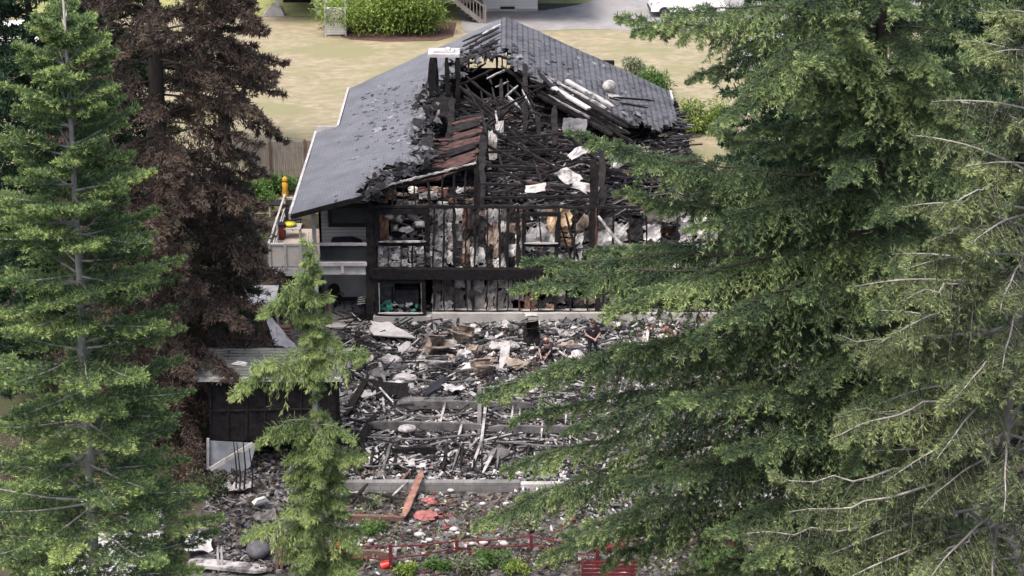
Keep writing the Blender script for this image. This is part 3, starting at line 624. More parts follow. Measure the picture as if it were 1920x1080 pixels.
# brown slatted screen by the patio
a = PZ(606,608,-.3); t = thing('patio_screen', a, 'short red brown slatted screen beside the patio', 'screen')
for k in range(5):
    x = a.x-.25+k*.13; b = MB(); b.bb((x, a.y-.02, -.45),(x+.09, a.y+.03, 1.15)); b.build('slat', timber, t)
b = MB(); b.bb((a.x-.27,a.y+.03,1.0),(a.x+.38,a.y+.07,1.12)); b.build('rail', timber, t)

# ---------------------------------------------------------------- low shed with a grey roof and charred fence left of the patio
p = PG(440, 640); t = thing('low_store', (-11.2,-2.2,g(-11.2,-2)), 'low outbuilding with a pale grey flat roof below the deck', 'outbuilding')
zt = P(440,560,-1.5).z; b = MB(); b.prism([(P(380,570,-2.6).x,-2.6,zt),(P(512,570,-2.6).x,-2.6,zt),(P(512,570,-2.6).x,-.5,zt+.1),(P(380,570,-2.6).x,-.5,zt+.1)],(0,0,.09)); b.build('roof', mat('pale_roof',(.33,.335,.35),(.22,.225,.24),2,.7,.2), t)
b = MB(); b.bb((P(388,570,-2.4).x,-2.3,-1.2),(P(505,570,-2.4).x,-.6,zt)); b.build('wall', charwood, t)
t = thing('charred_fence', (P(490,640,-3.4).x,-3.4,g(-10,-3.4)), 'charred upright fence boards in front of the low grey roofed outbuilding', 'fence')
for k in range(15):
    x0 = 455+k*4.6; a = P(x0+random.uniform(-1.5,1.5), 592+random.uniform(-6,6), -3.4); b = MB(); b.bar((a.x,-3.4,a.z),(a.x+random.uniform(-.06,.06),-3.4,g(a.x,-3.4)-.1), .1,.03, rag=.2, up=(0,1,0)); b.build('board', random.choice([timber,charwood,timber,scorch]), t)
t = thing('garden_steps', PG(526,645), 'short flight of red brown timber steps beside the charred fence', 'steps')
for k in range(6):
    a = P(512,612+k*6.5,-3.2-.12*k); c = P(545,612+k*6.5,-3.2-.12*k); b = MB(); b.bb((a.x,a.y-.15,a.z-.05),(c.x,a.y+.15,a.z+.02)); b.build('tread', timber, t)
b = MB(); b.sheet(P(500,600,-3.6),P(512,598,-3.6),P(560,655,-4.6),P(515,650,-4.6),6,6,.1,.03); tag(b.build('white_tarp', whitep), 'white sheet hanging down beside the timber steps', 'tarpaulin')

# ---------------------------------------------------------------- the burnt shed
YS0 = PG(430, 897).y
print('shed front', YS0)
zr_f = P(362,708,YS0).z
sh = thing('burnt_shed', (P(480,800,YS0).x, YS0+1.5, g(-9.5,YS0)), 'burnt out shed with a mossy grey roof, black front and pale lower panel', 'shed')
xl, xr = P(362,708,YS0).x, P(640,708,YS0).x
Yb = YS0+2.1
def shr(x, y): return zr_f+(y-YS0)*.10
V = []; Fq = []; nx, ny = 44, 26
for j in range(ny+1):
    for i in range(nx+1):
        x = xl+(xr-xl)*i/nx+ .012*(j)*0; y = YS0+(Yb-YS0)*j/ny
        V.append((x+.25*(j/ny), y, shr(x,y)+.05*mnoise.noise(Vector((x*1.5,y*1.5,2)))+(.02 if j%3 else 0)))
for j in range(ny):
    for i in range(nx):
        k = j*(nx+1)+i; Fq.append((k,k+1,k+nx+2,k+nx+1))
o = raw('roof', V, Fq, shS, sh); o.data.materials.append(char); m_ = o.modifiers.new('thick','SOLIDIFY'); m_.thickness = .1; m_.offset = -1; m_.material_offset_rim = 1; m_.material_offset = 1
b = MB(); b.bb((xl-.02,YS0-.06,zr_f-.14),(xr+.02,YS0-.003,zr_f+.01)); b.build('fascia', scorch, sh)
b = MB(); a,b0,c0,d0 = P(372,683,Yb-.1),P(500,684,Yb-.1),P(520,650,Yb+1.4),P(398,640,Yb+1.4)
b.sheet(a,b0,c0+Vector((0,0,.2)),d0,16,9,.25,.06,None,4,.5); b.build('charred_roof', shD, sh)
xw, xw2 = P(388,720,YS0+.4).x, P(628,720,YS0+.4).x
b = MB(); b.bb((xw,YS0+.4,P(390,826,YS0+.4).z),(xw2,YS0+.5,zr_f-.06)); b.build('front_wall', char, sh)
b = MB(); b.bb((xw,YS0+.51,g(xw,YS0)-.4),(xw+.1,Yb-.2,zr_f-.02)); b.bb((xw2-.1,YS0+.51,g(xw,YS0)-.4),(xw2,Yb-.2,zr_f-.02)); b.bb((xw+.11,Yb-.3,-2),(xw2-.11,Yb-.2,zr_f-.02)); b.build('side_wall', char, sh)
blu = mat('pale_blue_panel', (.26,.275,.31), (.15,.165,.185), 1.5, .7, .2)
b = MB(); a = P(388,828,YS0+.3); c = P(485,905,YS0+.3); b.prism([(a.x,YS0+.38,a.z),(c.x,YS0+.38,a.z-.1),(c.x-.3,YS0+.38,c.z+.6),(a.x+.5,YS0+.38,c.z),(a.x+.1,YS0+.38,c.z+.1)],(0,.015,0)); b.build('lower_panel', blu, sh)
b = MB(); b.bar(P(390,822,YS0+.3),P(390,880,YS0+.3),.1,.08,up=(0,1,0)); b.build('corner_post', whitep, sh)
for k in range(7):
    x = 395+k*34; b = MB(); b.bar(P(x,718,YS0+.38),P(x,822,YS0+.38),.05,.08,rag=.4,up=(0,1,0)); b.build('stud', charwood, sh)
b = MB(); b.bar(P(390,770,YS0+.36),P(600,766,YS0+.36),.08,.08,rag=.4); b.build('crossbar', charwood, sh)
b = MB(); b.bar(P(394,880,YS0-.5),P(475,832,YS0-.1),.07,.16); tag(b.build('handrail', scorch), 'pale sloping handrail leading up to the pale panel of the burnt shed', 'handrail')
b = MB(); b.bar(P(403,930,YS0-1),P(432,905,YS0-.8),.3,.1); tag(b.build('pale_plank', scorch), 'pale plank lying below the sloping handrail', 'plank')
for i,(x,y,w_) in enumerate(((452,690,1),(518,686,.8),(575,700,.9))):
    pass
b = MB(); q = P(450,692,YS0+.9); b.blob((q.x,q.y,shr(0,q.y)+.06),(.25,.14,.08),jit=.3); tag(b.build('white_rag', whitep), 'white rag lying on the shed roof near its front edge', 'rag')
# thin burnt saplings by the shed
for i,(x,y0,y1) in enumerate(((440,820,950),(447,830,955),(456,800,950),(470,840,940))):
    b = MB(); Y = YS0-1.2; b.tube([P(x,y1,Y),P(x+4,(y0+y1)/2,Y),P(x-3,y0,Y)],[.04,.03,.015],5); tag(b.build('burnt_sapling', charwood), ['leftmost','second','third','rightmost'][i]+' of four thin charred stems standing in front of the shed panel', 'sapling', 'charred stems in front of the shed panel')

# ---------------------------------------------------------------- debris field
pal = [(.010,.009,.012)]*5+[(.028,.026,.031)]*5+[(.07,.067,.074)]*6+[(.14,.136,.142)]*10+[(.25,.245,.252)]*10+[(.38,.37,.375)]*8+[(.48,.47,.47)]*3+[(.17,.13,.11)]*2+[(.14,.10,.08)]*1+[(.08,.045,.036)]
zone = [(622,640),(700,600),(820,590),(1345,585),(1600,640),(1640,900),(1400,1010),(1150,1000),(960,925),(650,915),(610,800)]
def shards(name, poly, n, smin, smax, palette, lift=.25, flat=.6, label=None, cat='rubble', thin=.25):
    b = MB(); x0 = min(p[0] for p in poly); x1 = max(p[0] for p in poly); y0 = min(p[1] for p in poly); y1 = max(p[1] for p in poly); k = 0
    while k < n:
        px, py = random.uniform(x0,x1), random.uniform(y0,y1)
        if not inpoly(px,py,poly): continue
        k += 1; d = ray(px,py); t = (-1.2-CAM.z)/d.z; p = CAM+d*t
        for _ in range(3):
            zz = g(p.x,p.y); p = CAM+d*((zz-CAM.z)/d.z)
        L_ = smin+(smax-smin)*random.random()**2.2; W_ = L_*random.uniform(.08,.55); T_ = max(.015, L_*thin*random.uniform(.3,1))
        M = Matrix.Rotation(random.uniform(0,pi),3,'Z')@Matrix.Rotation(random.gauss(0,flat*.6),3,'Y')@Matrix.Rotation(random.gauss(0,flat*.6),3,'X')
        z = g(p.x,p.y)+random.uniform(0,lift)+L_*.1+.25*max(0,mnoise.noise(Vector((p.x*.7,p.y*.7,11))))
        c = random.choice(palette)
        if random.random() < .25: b.blob((p.x,p.y,z),(L_*.5,W_*.6,T_+.03),c,n=5,m=4,jit=.45)
        else: b.sheet(*[Vector((p.x,p.y,z))+M@Vector(v) for v in ((-L_/2,-W_/2,0),(L_/2,-W_/2,0),(L_/2,W_/2,0),(-L_/2,W_/2,0))],2,1,.06,T_,c,0,.5)
    o = b.build(name, charcol, usecol=True); tag(o, label, cat, kind='stuff'); return o
shards('fire_rubble', zone, 32000, .03, .30, pal, .26, .8, 'ash, char and broken material covering the ground in front of the house')
shards('fire_rubble', [(700,585),(1345,582),(1345,640),(1100,640),(900,650),(740,640)], 3200, .05, .45, [(.014,.014,.016)]*5+[(.04,.04,.045)]*4+[(.12,.12,.125)]*5+[(.22,.215,.22)]*3+[(.36,.35,.35)], .5, .7, 'grey heap of fine rubble against the foot of the burnt front wall')
shards('pale_debris', [(1180,600),(1370,580),(1400,650),(1200,680)], 700, .08, .6, [(.40,.38,.37),(.24,.23,.22),(.48,.46,.45),(.15,.09,.075),(.03,.03,.03)], .5, .6, 'pale broken boards heaped at the right end of the house front')
shards('fire_rubble', [(380,860),(640,830),(640,1080),(400,1080)], 4200, .04, .32, pal[:26]+[(.05,.04,.03)]*10, .2, .6, 'scattered char and ash below the shed')
shards('fire_rubble', [(640,925),(1000,930),(1400,1010),(1400,1080),(640,1080)], 5000, .04, .3, [(.045,.032,.026)]*5+[(.10,.08,.07)]*4+[(.2,.19,.18)]*2+[(.34,.33,.33)]+[(.12,.03,.03)]+[(.07,.08,.04)]*2, .08, .5, 'small scorched litter scattered over the garden slope')
shards('garden_litter', [(640,985),(1150,985),(1200,1080),(640,1080)], 260, .06, .16, [(.07,.12,.03),(.12,.17,.04),(.05,.08,.03),(.3,.28,.1)], .1, .5, 'green weeds and leaf litter on the garden slope', 'weeds')

def gat(px, py, h=0):
    p = PG(px, py); return Vector((p.x, p.y, p.z+h))
def timber_piece(nm, x0,y0,x1,y1, w_, h_, m, lab, cat, h0=.2, h1=.2, rag=.15, grp=None):
    b = MB(); b.bar(gat(x0,y0,h0), gat(x1,y1,h1), w_, h_, rag=rag); return tag(b.build(nm, m), lab, cat, grp)
greyb = mat('ash_grey_beam', (.13,.125,.125), (.05,.048,.05), 2.5, .8, .4)
# floor structure of the burnt extension: rims, joists, block wall
timber_piece('floor_beam', 752,778, 1000,780, .12,.34, greyb, 'long ash grey beam lying level, nearest below the dark slabs', 'beam', .45,.45)
timber_piece('floor_beam', 690,816, 905,820, .14,.32, greyb, 'left half of the long grey beam crossing the middle of the debris', 'beam', .45,.45)
timber_piece('floor_beam', 915,824, 1140,826, .14,.30, greyb, 'right half of the long grey beam crossing the middle of the debris', 'beam', .45,.45)
timber_piece('post', 899,832, 899,760, .16,.16, greyb, 'upright grey post where the long beams meet', 'post', .2, .9)
o = MB(); a = gat(640,922); c = gat(975,930); o.bb((a.x,a.y-.1,a.z-.3),(c.x,a.y+.15,a.z+.42)); w0 = o.build('block_wall', shingle('blockwork', (.22,.215,.215), (.17,.166,.165), (.12,.118,.115), .2, .4, (.09,.088,.09), .9, .012, rows='z')); tag(w0, 'low grey concrete block wall along the bottom of the debris', 'wall')
o = MB(); o.bb((c.x+.02,a.y-.12,a.z-.3),(c.x+9,a.y+.13,a.z+.36)); tag(o.build('block_wall', concrete), 'concrete footing continuing right under the fir branches', 'wall')
timber_piece('floor_beam', 735,868, 820,866, .14,.26, char, 'black square beam resting over the charred joists', 'beam', .5,.5,.08)
for i, x in enumerate((655,672,698,722,742,834,852,866,890,935,985,1030)):
    b = MB(); p0 = gat(x-3,898,.35+.1*random.random()); p1 = gat(x+random.uniform(2,14),848,.35); b.bar(p0, p1, .13 if i < 6 else .08, .2, rag=.25)
    tag(b.build('floor_joist', charwood if i%3 else greyb), ['first','second','third','fourth','fifth','sixth','seventh','eighth','ninth','tenth','eleventh','twelfth'][i]+' from the left of the short charred joists running toward the block wall', 'joist', 'charred joists above the block wall')
for i,(x0,y0,x1,y1,w_) in enumerate(((718,762,722,800,.1),(826,812,836,778,.09),(900,870,912,775,.12),(905,905,930,868,.13),(958,815,962,785,.08),(858,845,868,815,.1),(1068,850,1070,815,.09),(1015,838,1017,815,.08),(885,895,905,850,.1),(973,820,975,790,.06),(1060,812,1062,790,.08))):
    timber_piece('pale_batten', x0,y0,x1,y1,w_,.06,scorch,['bleached batten','bent pale batten'][i%2]+[' at the left end of the grey beams',' above the left grey beam',' leaning beside the upright grey post, longest of the pale battens',' sloping below the upright grey post',' between the right beams and the dark slabs',' crossing the left long beam',' right of the long right beam',' short, under the right long beam',' beside the charred joists right of the wall centre',' thin, above the right long beam',' near the right end of the right long beam'][i],'batten',.4,.6)
# big charred members at the left
for i,(x0,y0,x1,y1,w_,m,lab) in enumerate(((648,790,688,735,.28,charwood,'thick charred log leaning toward the shed'),(660,720,690,700,.2,charwood,'blackened beam end below the patio edge'),(625,792,690,815,.14,charwood,'charred beam lying low beside the young conifer'),(655,885,672,830,.3,charwood,'broad charred plank standing in the ash at the left of the joists'),(668,885,690,815,.24,charwood,'broad burnt plank next to the first joists'),(672,865,705,800,.16,charwood,'burnt beam slanting up to the left end of the grey beams'),(640,845,680,850,.12,charwood,'short black beam in the ash above the block wall left end'),(662,705,678,728,.12,scorch,'white split plank below the patio'),(712,690,722,738,.14,scorch,'tall pale board left of the boxes'),(775,700,795,680,.14,scorch,'pale board beside the biggest cardboard box'),
      (640,935,700,962,.14,charwood,'black beam below the block wall, leftmost'),(655,958,690,930,.12,charwood,'crossed black beam below the block wall'),(690,935,760,960,.12,charwood,'long black beam sloping away below the block wall'),(745,920,770,905,.1,timber,'brown batten over the block wall'),(730,948,765,925,.08,scorch,'thin pale stick below the block wall'),
      (1160,640,1200,600,.14,scorch,'white plank leaning behind the standing person'),(1205,655,1215,610,.12,scorch,'upright white board right of the standing person'),(1215,650,1260,640,.12,scorch,'flat white board in the pale heap at the right'),(1120,612,1120,580,.24,charwood,'charred stump directly behind the standing person'),(1000,588,1006,640,.1,charwood,'thin black post left of the crouching person'),(737,600,739,640,.1,charwood,'thin black post in front of the ground floor window'),(1310,600,1312,650,.1,charwood,'thin black post seen between the fir branches'),(880,865,905,850,.08,redwood,'red brown stick beside the long pale batten'),(840,710,890,712,.1,greyb,'low grey rail under the boxes'),(1285,955,1350,1005,.12,charwood,'charred beam seen low between the fir branches'),(1120,800,1190,798,.14,whitep,'white beam end seen between the fir branches'),(1380,720,1425,722,.14,scorch,'pale rail seen between the big fir branches'),(1380,745,1430,742,.3,scorch,'pale slab seen between the big fir branches'),(1480,850,1530,852,.35,scorch,'pale slab low behind the big fir'),(1290,870,1340,862,.3,scorch,'broken pale slab among the lower fir branches'))):
    vert = 'post' in lab or 'stump' in lab
    timber_piece('post' if vert else 'fallen_beam' if m in (charwood,greyb,timber) else 'plank', x0,y0,x1 if not vert else x0,y1 if not vert else y0,w_,w_*.6 if not vert else w_,m,lab,'post' if vert else 'beam' if m in (charwood,greyb,timber) else 'plank',.25,1.5 if vert else .5)
for r_, (ya, yb, wh) in enumerate(((705,750,'between the boxes and the first grey beam'),(785,808,'between the two long grey beams'),(835,860,'just above the row of joists'),(640,665,'in the fine rubble near the house wall'))):
    for k in range(5):
        x = (700,790,880,970,1060)[k]+random.uniform(-20,20); y = random.uniform(ya,yb); L_ = random.uniform(30,70); an = random.uniform(-.6,.6) if k%2 else random.uniform(-1.3,1.3)
        timber_piece('charred_stick', x,y,x+L_*cos(an),y+L_*sin(an)*.5,random.uniform(.05,.09),random.uniform(.05,.09),charwood,['leftmost','second','third','fourth','rightmost'][k]+' burnt stick lying '+wh,'stick',.25,.5,.3,'burnt sticks in the rubble')
b = MB()
for k in range(1500):
    px, py = random.uniform(625,1345), random.uniform(600,905); p = gat(px,py,random.uniform(.12,.45)); L_ = random.uniform(.3,1.3); an = random.gauss(0,.4) if random.random() < .6 else random.uniform(0,pi)
    d_ = Vector((cos(an),sin(an),random.gauss(0,.2)))*L_; b.bar(p,p+d_,random.uniform(.025,.06),random.uniform(.02,.05),random.choice([(.012,.011,.013)]*6+[(.05,.048,.053)]*3+[(.16,.155,.16)]*2+[(.32,.31,.31)]*2),rag=0)
tag(b.build('burnt_splinters', charcol, usecol=True),'thin burnt splinters and laths strewn over the rubble','splinters',kind='stuff')
# big flat things
def slab(nm, q, m, lab, cat, th=.05, amp=.06, hs=(.3,.3,.3,.3), n=4):
    b = MB(); pts = [gat(x,y,h) for (x,y),h in zip(q,hs)]; b.sheet(*pts, n,n,amp,th,None,q[0][0],.35); return tag(b.build(nm, m), lab, cat)
slab('fallen_sheet', [(697,652),(778,655),(735,636),(697,632)], whitep, 'large white split panel lying at the edge of the patio', 'panel', hs=(.6,.5,.7,.7))
slab('charred_slab', [(700,758),(772,762),(764,742),(702,738)], char, 'flat black slab above the grey beams at the left', 'slab', hs=(.3,.3,.6,.6))
slab('charred_slab', [(795,755),(825,752),(845,735),(808,738)], navy, 'smaller dark slab tilted beside the flat black slab', 'slab', hs=(.3,.5,.7,.5))
slab('charred_slab', [(635,672),(700,670),(690,645),(630,650)], char, 'dark burnt floor slab under the patio edge', 'slab', hs=(.1,.1,.3,.3))
slab('roof_panel', [(745,780),(860,778),(850,768),(770,770)], greyb, 'thin grey panel lying along the first grey beam', 'panel', hs=(.5,.5,.6,.6))
def box_thing(px, py, sz, rot, m, lab, tilt=.2, openn=True, nm='cardboard_box', h=.3):
    p = gat(px,py,h); M = Matrix.Rotation(rot,3,'Z')@Matrix.Rotation(tilt,3,'X')@Matrix.Rotation(tilt*.6,3,'Y'); t = thing(nm, p, lab, 'box')
    def q(x,y,z): return p+M@Vector((x*sz[0],y*sz[1],z*sz[2]))
    b = MB()
    for u,v in (((-.5,-.5),(.5,-.5)),((.5,-.5),(.5,.5)),((.5,.5),(-.5,.5)),((-.5,.5),(-.5,-.5))):
        b.sheet(q(*u,0),q(*v,0),q(*v,1),q(*u,1),4,4,.13,.02,None,px,.5)
    b.build('body', m, t)
    b = MB(); b.sheet(q(-.5,-.5,1),q(.5,-.5,1),q(.6,-.95,1.25),q(-.6,-.95,1.2),3,2,.05,.015,None,px,.3); b.build('flap', m, t)
    b = MB(); b.sheet(q(-.5,.5,1),q(.5,.5,1),q(.45,.1,1.35),q(-.4,.15,1.3),3,2,.05,.015,None,px,.3); b.build('flap', m, t); return t
box_thing(812,672,(.9,.6,.6),.5,cardboard,'largest torn cardboard box, tilted with flaps like a small roof',.4)
box_thing(868,652,(.8,.5,.6),-.3,cardboard,'cardboard box behind and right of the largest torn box',.25)
box_thing(905,712,(.7,.5,.45),.2,cardboard,'low cardboard box beside the tips of the fir branch',.1)
box_thing(820,700,(1.0,.45,.35),.05,scorch,'whitish scorched box with a dark open front below the largest box',.05,nm='scorched_crate')
box_thing(998,655,(.5,.4,.7),.1,charwood,'dark metal box with a pale lid left of the crouching person',.02,nm='metal_box')
slab('pale_sheet', [(984,640),(1008,640),(1008,634),(984,634)], scorch, 'pale lid lying on the dark metal box', 'panel', hs=(1.1,1.1,1.15,1.15), n=2)
slab('grey_panel', [(935,700),(950,702),(958,672),(940,670)], scorch, 'grey upright panel right of the cardboard boxes', 'panel', hs=(.2,.2,.8,.8))
slab('fallen_sheet', [(785,712),(798,714),(804,688),(788,686)], scorch, 'narrow white panel standing left of the scorched crate', 'panel', hs=(.2,.2,.5,.5))
for k,(x,y) in enumerate(((850,665),(872,680),(890,672),(745,705),(770,745),(760,725),(920,690),(860,690),(962,665),(735,690),(1060,660),(1075,668))):
    b = MB(); p = gat(x,y,.35); b.blob(p,(random.uniform(.2,.4),random.uniform(.15,.3),random.uniform(.12,.26)),jit=.45,n=9,m=6); tag(b.build('scorched_bundle', [scorch,whitep,cardboard,greycloth][k%4]), 'crumpled '+['soot-streaked','white','tan','grey'][k%4]+' bundle '+['beside the boxes','under the second box','right of the second box','left of the scorched crate','above the grey beams','near the flat black slab','beside the low cardboard box','in front of the boxes','left of the dark metal box','above the flat black slab','beside the crouching person','between the two people'][k], 'bundle')
p = gat(1000,706,.2); b = MB(); b.tube([p+Vector((.21*cos(a),.05*sin(a),.22+.21*sin(a))) for a in [2*pi*k/14 for k in range(15)]], .05, 6); tag(b.build('rusty_hoop', redwood), 'dull rusty round hoop standing in the rubble below the metal box', 'hoop')
for k,(x,y,w_,h_,lab) in enumerate(((640,760,.9,.5,'left of the thick charred logs'),(715,718,.8,.4,'between the patio panel and the black slab'),(770,715,.7,.4,'in front of the tall pale board'),(850,745,.8,.35,'above the first grey beam'),(930,745,.8,.4,'right of the boxes above the first grey beam'),(830,800,.7,.3,'left of the upright grey post'),(960,800,.9,.35,'right of the upright grey post'),(1030,800,.7,.3,'above the right long beam'),(1100,850,.8,.3,'below the right long beam'),(935,870,.7,.5,'at the right of the charred joists'),(985,895,.8,.3,'over the concrete footing'),(720,905,.8,.2,'against the block wall'),(1060,640,.8,.3,'behind the two people'),(960,625,.9,.3,'behind the metal box'),(880,615,.8,.3,'near the foundation at the centre'),(790,625,.8,.3,'below the ground floor window'),(1260,610,1.0,.4,'on the pale heap at the right'),(1330,600,.9,.4,'at the far right of the pale heap'),(660,935,.8,.3,'below the left end of the block wall'),(560,900,.9,.5,'right of the shed'),(450,930,.9,.5,'in front of the shed'),(500,985,.8,.4,'left of the young conifer'))):
    p = gat(x,y,.35); M = Matrix.Rotation(random.uniform(-.6,.6),3,'Z')@Matrix.Rotation(random.uniform(-.2,.5),3,'X'); b = MB()
    b.sheet(*[p+M@Vector(v) for v in ((-w_/2,-h_/2,0),(w_/2,-h_/2,0),(w_/2,h_/2,0),(-w_/2,h_/2,0))],7,5,.22,.015,None,k*9,.7)
    tag(b.build('crumpled_sheet', [scorch,greyb,scorch,whitep,charwood][k%5] if k%5 != 4 else greyb), 'crumpled sooty sheet lying '+lab, 'sheet')
for k,(x0,y0,x1,y1,lab) in enumerate(((690,842,900,838,'just above the joists'),(760,800,890,796,'between the two long beams at the left'),(940,798,1120,800,'between the two long beams at the right'),(780,732,900,735,'above the first grey beam'),(930,850,1130,856,'below the right long beam'),(640,890,760,893,'along the top of the block wall'))):
    b = MB(); b.tube([gat(x0,y0,.5),gat((x0+x1)/2,(y0+y1)/2+3,.42),gat(x1,y1,.55)],.04,6); tag(b.build('metal_pipe', greyb), 'long sooty pipe lying '+lab, 'pipe')
b = MB(); p = gat(764,826,.5); b.blob(p,(.36,.3,.13),n=12,m=6,jit=.04); tag(b.build('pan_lid', scorch, None, True), 'round pale lid lying above the charred joists', 'lid')
for k,(x,y,w_,h_) in enumerate(((698,862,.5,.3),(760,868,.55,.4),(742,884,.4,.3),(790,884,.45,.3),(802,862,.4,.25),(700,880,.35,.2),(770,886,.4,.22),(640,700,.5,.4),(1148,768,.45,.3),(835,870,.4,.3))):
    b = MB(); p = gat(x,y,.3); M = Matrix.Rotation(random.uniform(-.3,.3),3,'Z'); b.sheet(*[p+M@Vector(v) for v in ((-w_/2,-.2,0),(w_/2,-.2,0),(w_/2,.2,.12),(-w_/2,.2,.12))],3,2,.08,.06,None,k*3,.5)
    tag(b.build('broken_tile', whitep if k%2 else scorch), 'broken pale slab fragment '+['among the leftmost joists','left of the black square beam','in front of the black square beam','under the right end of the black square beam','behind the black square beam','just above the left end of the block wall','at the foot of the middle joists','beside the young conifer below the patio','high at the right by the long beam end','right of the black square beam'][k], 'slab fragment', 'broken pale slab fragments')

for k,(x,y,w_,h_,m,lab) in enumerate(((760,668,.7,.35,whitep,'left of the largest torn cardboard box'),(845,690,.6,.4,cardboard,'between the cardboard boxes'),(890,640,.7,.3,whitep,'behind the second cardboard box'),(930,665,.5,.4,scorch,'left of the grey upright panel'),(970,700,.8,.4,cardboard,'right of the low cardboard box'),(745,640,.5,.25,whitep,'at the foot of the ground floor window'),(840,640,.6,.3,cardboard,'behind the largest torn cardboard box'),(1040,625,.6,.3,scorch,'behind the crouching person'),(1150,625,.7,.3,whitep,'right of the standing person'),(1175,612,.7,.35,cardboard,'behind the leaning white plank'),(880,705,.6,.3,whitep,'in front of the low cardboard box, to its left'),(700,640,.5,.3,scorch,'on the patio edge'),(740,738,.5,.25,whitep,'over the flat black slab'),(1235,625,.8,.4,whitep,'in the middle of the pale heap'),(690,755,.6,.4,scorch,'between the black slab and the charred logs'),(800,645,.5,.3,greyb,'behind the largest box, to its left'))):
    p = gat(x,y,.42); M = Matrix.Rotation(random.uniform(-.7,.7),3,'Z')@Matrix.Rotation(random.uniform(.1,.9),3,'X'); b = MB()
    b.sheet(*[p+M@Vector(v) for v in ((-w_/2,-h_/2,0),(w_/2,-h_/2,0),(w_/2,h_/2,0),(-w_/2,h_/2,0))],4,3,.10,.02,None,k*5,.6)
    tag(b.build('torn_board', m), {'white_paint':'pale','cardboard':'tan','scorched_white':'soot streaked','ash_grey_beam':'grey'}[m.name]+' torn board '+lab, 'board')
# ---------------------------------------------------------------- garden slope at the bottom
timber_piece('edging_beam', 640,978,758,980,.16,.34,timber,'brown timber edging beam left of the leaning orange plank','beam',.1,.1,.08)
timber_piece('orange_plank', 757,985,792,915,.26,.06,orange_w,'orange red plank leaning across the slope','plank',.35,.7,.05)
for k,(x,y,s) in enumerate(((803,972,.42),(806,945,.3))):
    b = MB(); p = gat(x,y,.12); b.blob(p,(s,s*.7,.12),jit=.4,n=12,m=6); tag(b.build('salmon_cloth', salmon), ['larger','smaller upper'][k]+' crumpled salmon pink cloth on the dark slope','cloth')
b = MB(); b.tube([gat(850+20*cos(a)-5*0,972+22*sin(a),.15) for a in [1.7+i*.25 for i in range(15)]],.02,5); tag(b.build('red_hose', red_m),'thin red hose curving on the slope','hose')
def pot(px,py,m,lab,s=1):
    p = gat(px,py,.02); t = thing('bucket', p, lab, 'bucket'); b = MB(); b.tube([p+Vector((0,0,0)),p+Vector((0,0,.3*s))],[.11*s,.16*s],14); b.build('body', m, t, False); b = MB(); b.tube([p+Vector((0,0,.3*s)),p+Vector((0,0,.34*s))],.175*s,14); b.build('rim', m, t); return t
pot(637,1036,redbright,'bright red bucket at the left end of the red railing',1.05)
p = gat(716,1066,.1); b = MB(); b.tube([p,p+Vector((.3,0,.12))],[.16,.12],12); tag(b.build('fallen_bucket', redbright),'bright red pot lying on its side under the railing','bucket')
# red railing
Yr = PG(735,1068).y
posts = [(530,1010,1062),(733,1017,1070),(857,1010,1038),(996,1000,1035),(1120,1018,1060)]
rl = thing('red_railing', PG(733,1070), 'low dark red metal railing with two thin rails across the garden slope', 'railing')
pp = []
for (x,yt,yb) in posts:
    p = gat(x,yb,-.1); L_ = (yb-yt)/52+.1; b = MB(); b.bar(p,p+Vector((0,0,L_)),.11,.1,up=(0,1,0)); b.build('post', red_m, rl); pp.append((p, L_))
for i in range(len(pp)-1):
    for f_ in (.92,.5):
        (a,l0),(c,l1) = pp[i],pp[i+1]; b = MB(); a_ = a+Vector((0,0,l0*f_)); c_ = c+Vector((0,0,l1*f_)); b.tube([a_,(a_+c_)/2-Vector((0,0,.05)),c_],.026,6); b.build('rail', red_m, rl)
t = timber_piece('retaining_board', 640,1046,735,1050,.1,.5,timber,'dark brown retaining board behind the red railing','board',.1,.1,.06)
timber_piece('white_post', 741,1045,743,1045,.1,.12,whitep,'short white board standing beside the red railing post','board',.0,.62)
ws = [(695,1020,'tilted white plate above the brown board'),(698,1055,'white plate under the railing near the fallen pot'),(785,1008,'white plate on the dark slope, upper left'),(805,1018,'white plate with grey patch on the dark slope'),(875,1008,'small white plate right of the second railing post'),(907,1023,'flat white plate under the thin rails'),(945,1025,'small white plate far along the rails'),(851,998,'small white piece above the second railing post'),(858,1005,'white scrap beside the second railing post'),(885,1025,'white scrap low under the rails'),(640,1050,'white stick like scrap under the bucket'),(905,950,'pale round stone near the fir tips'),(845,925,'grey round stone below the block wall'),(775,922,'white round stone below the block wall')]
for x,y,lab in ws:
    b = MB(); p = gat(x,y,.12); r_ = random.uniform(.10,.17); b.blob(p,(r_,r_*.6,r_*.55),n=10,m=6,jit=.08); tag(b.build('white_plate' if 'plate' in lab else 'pale_stone', whitep, None, True), lab, 'plate' if 'plate' in lab else 'stone' if 'stone' in lab else 'scrap')
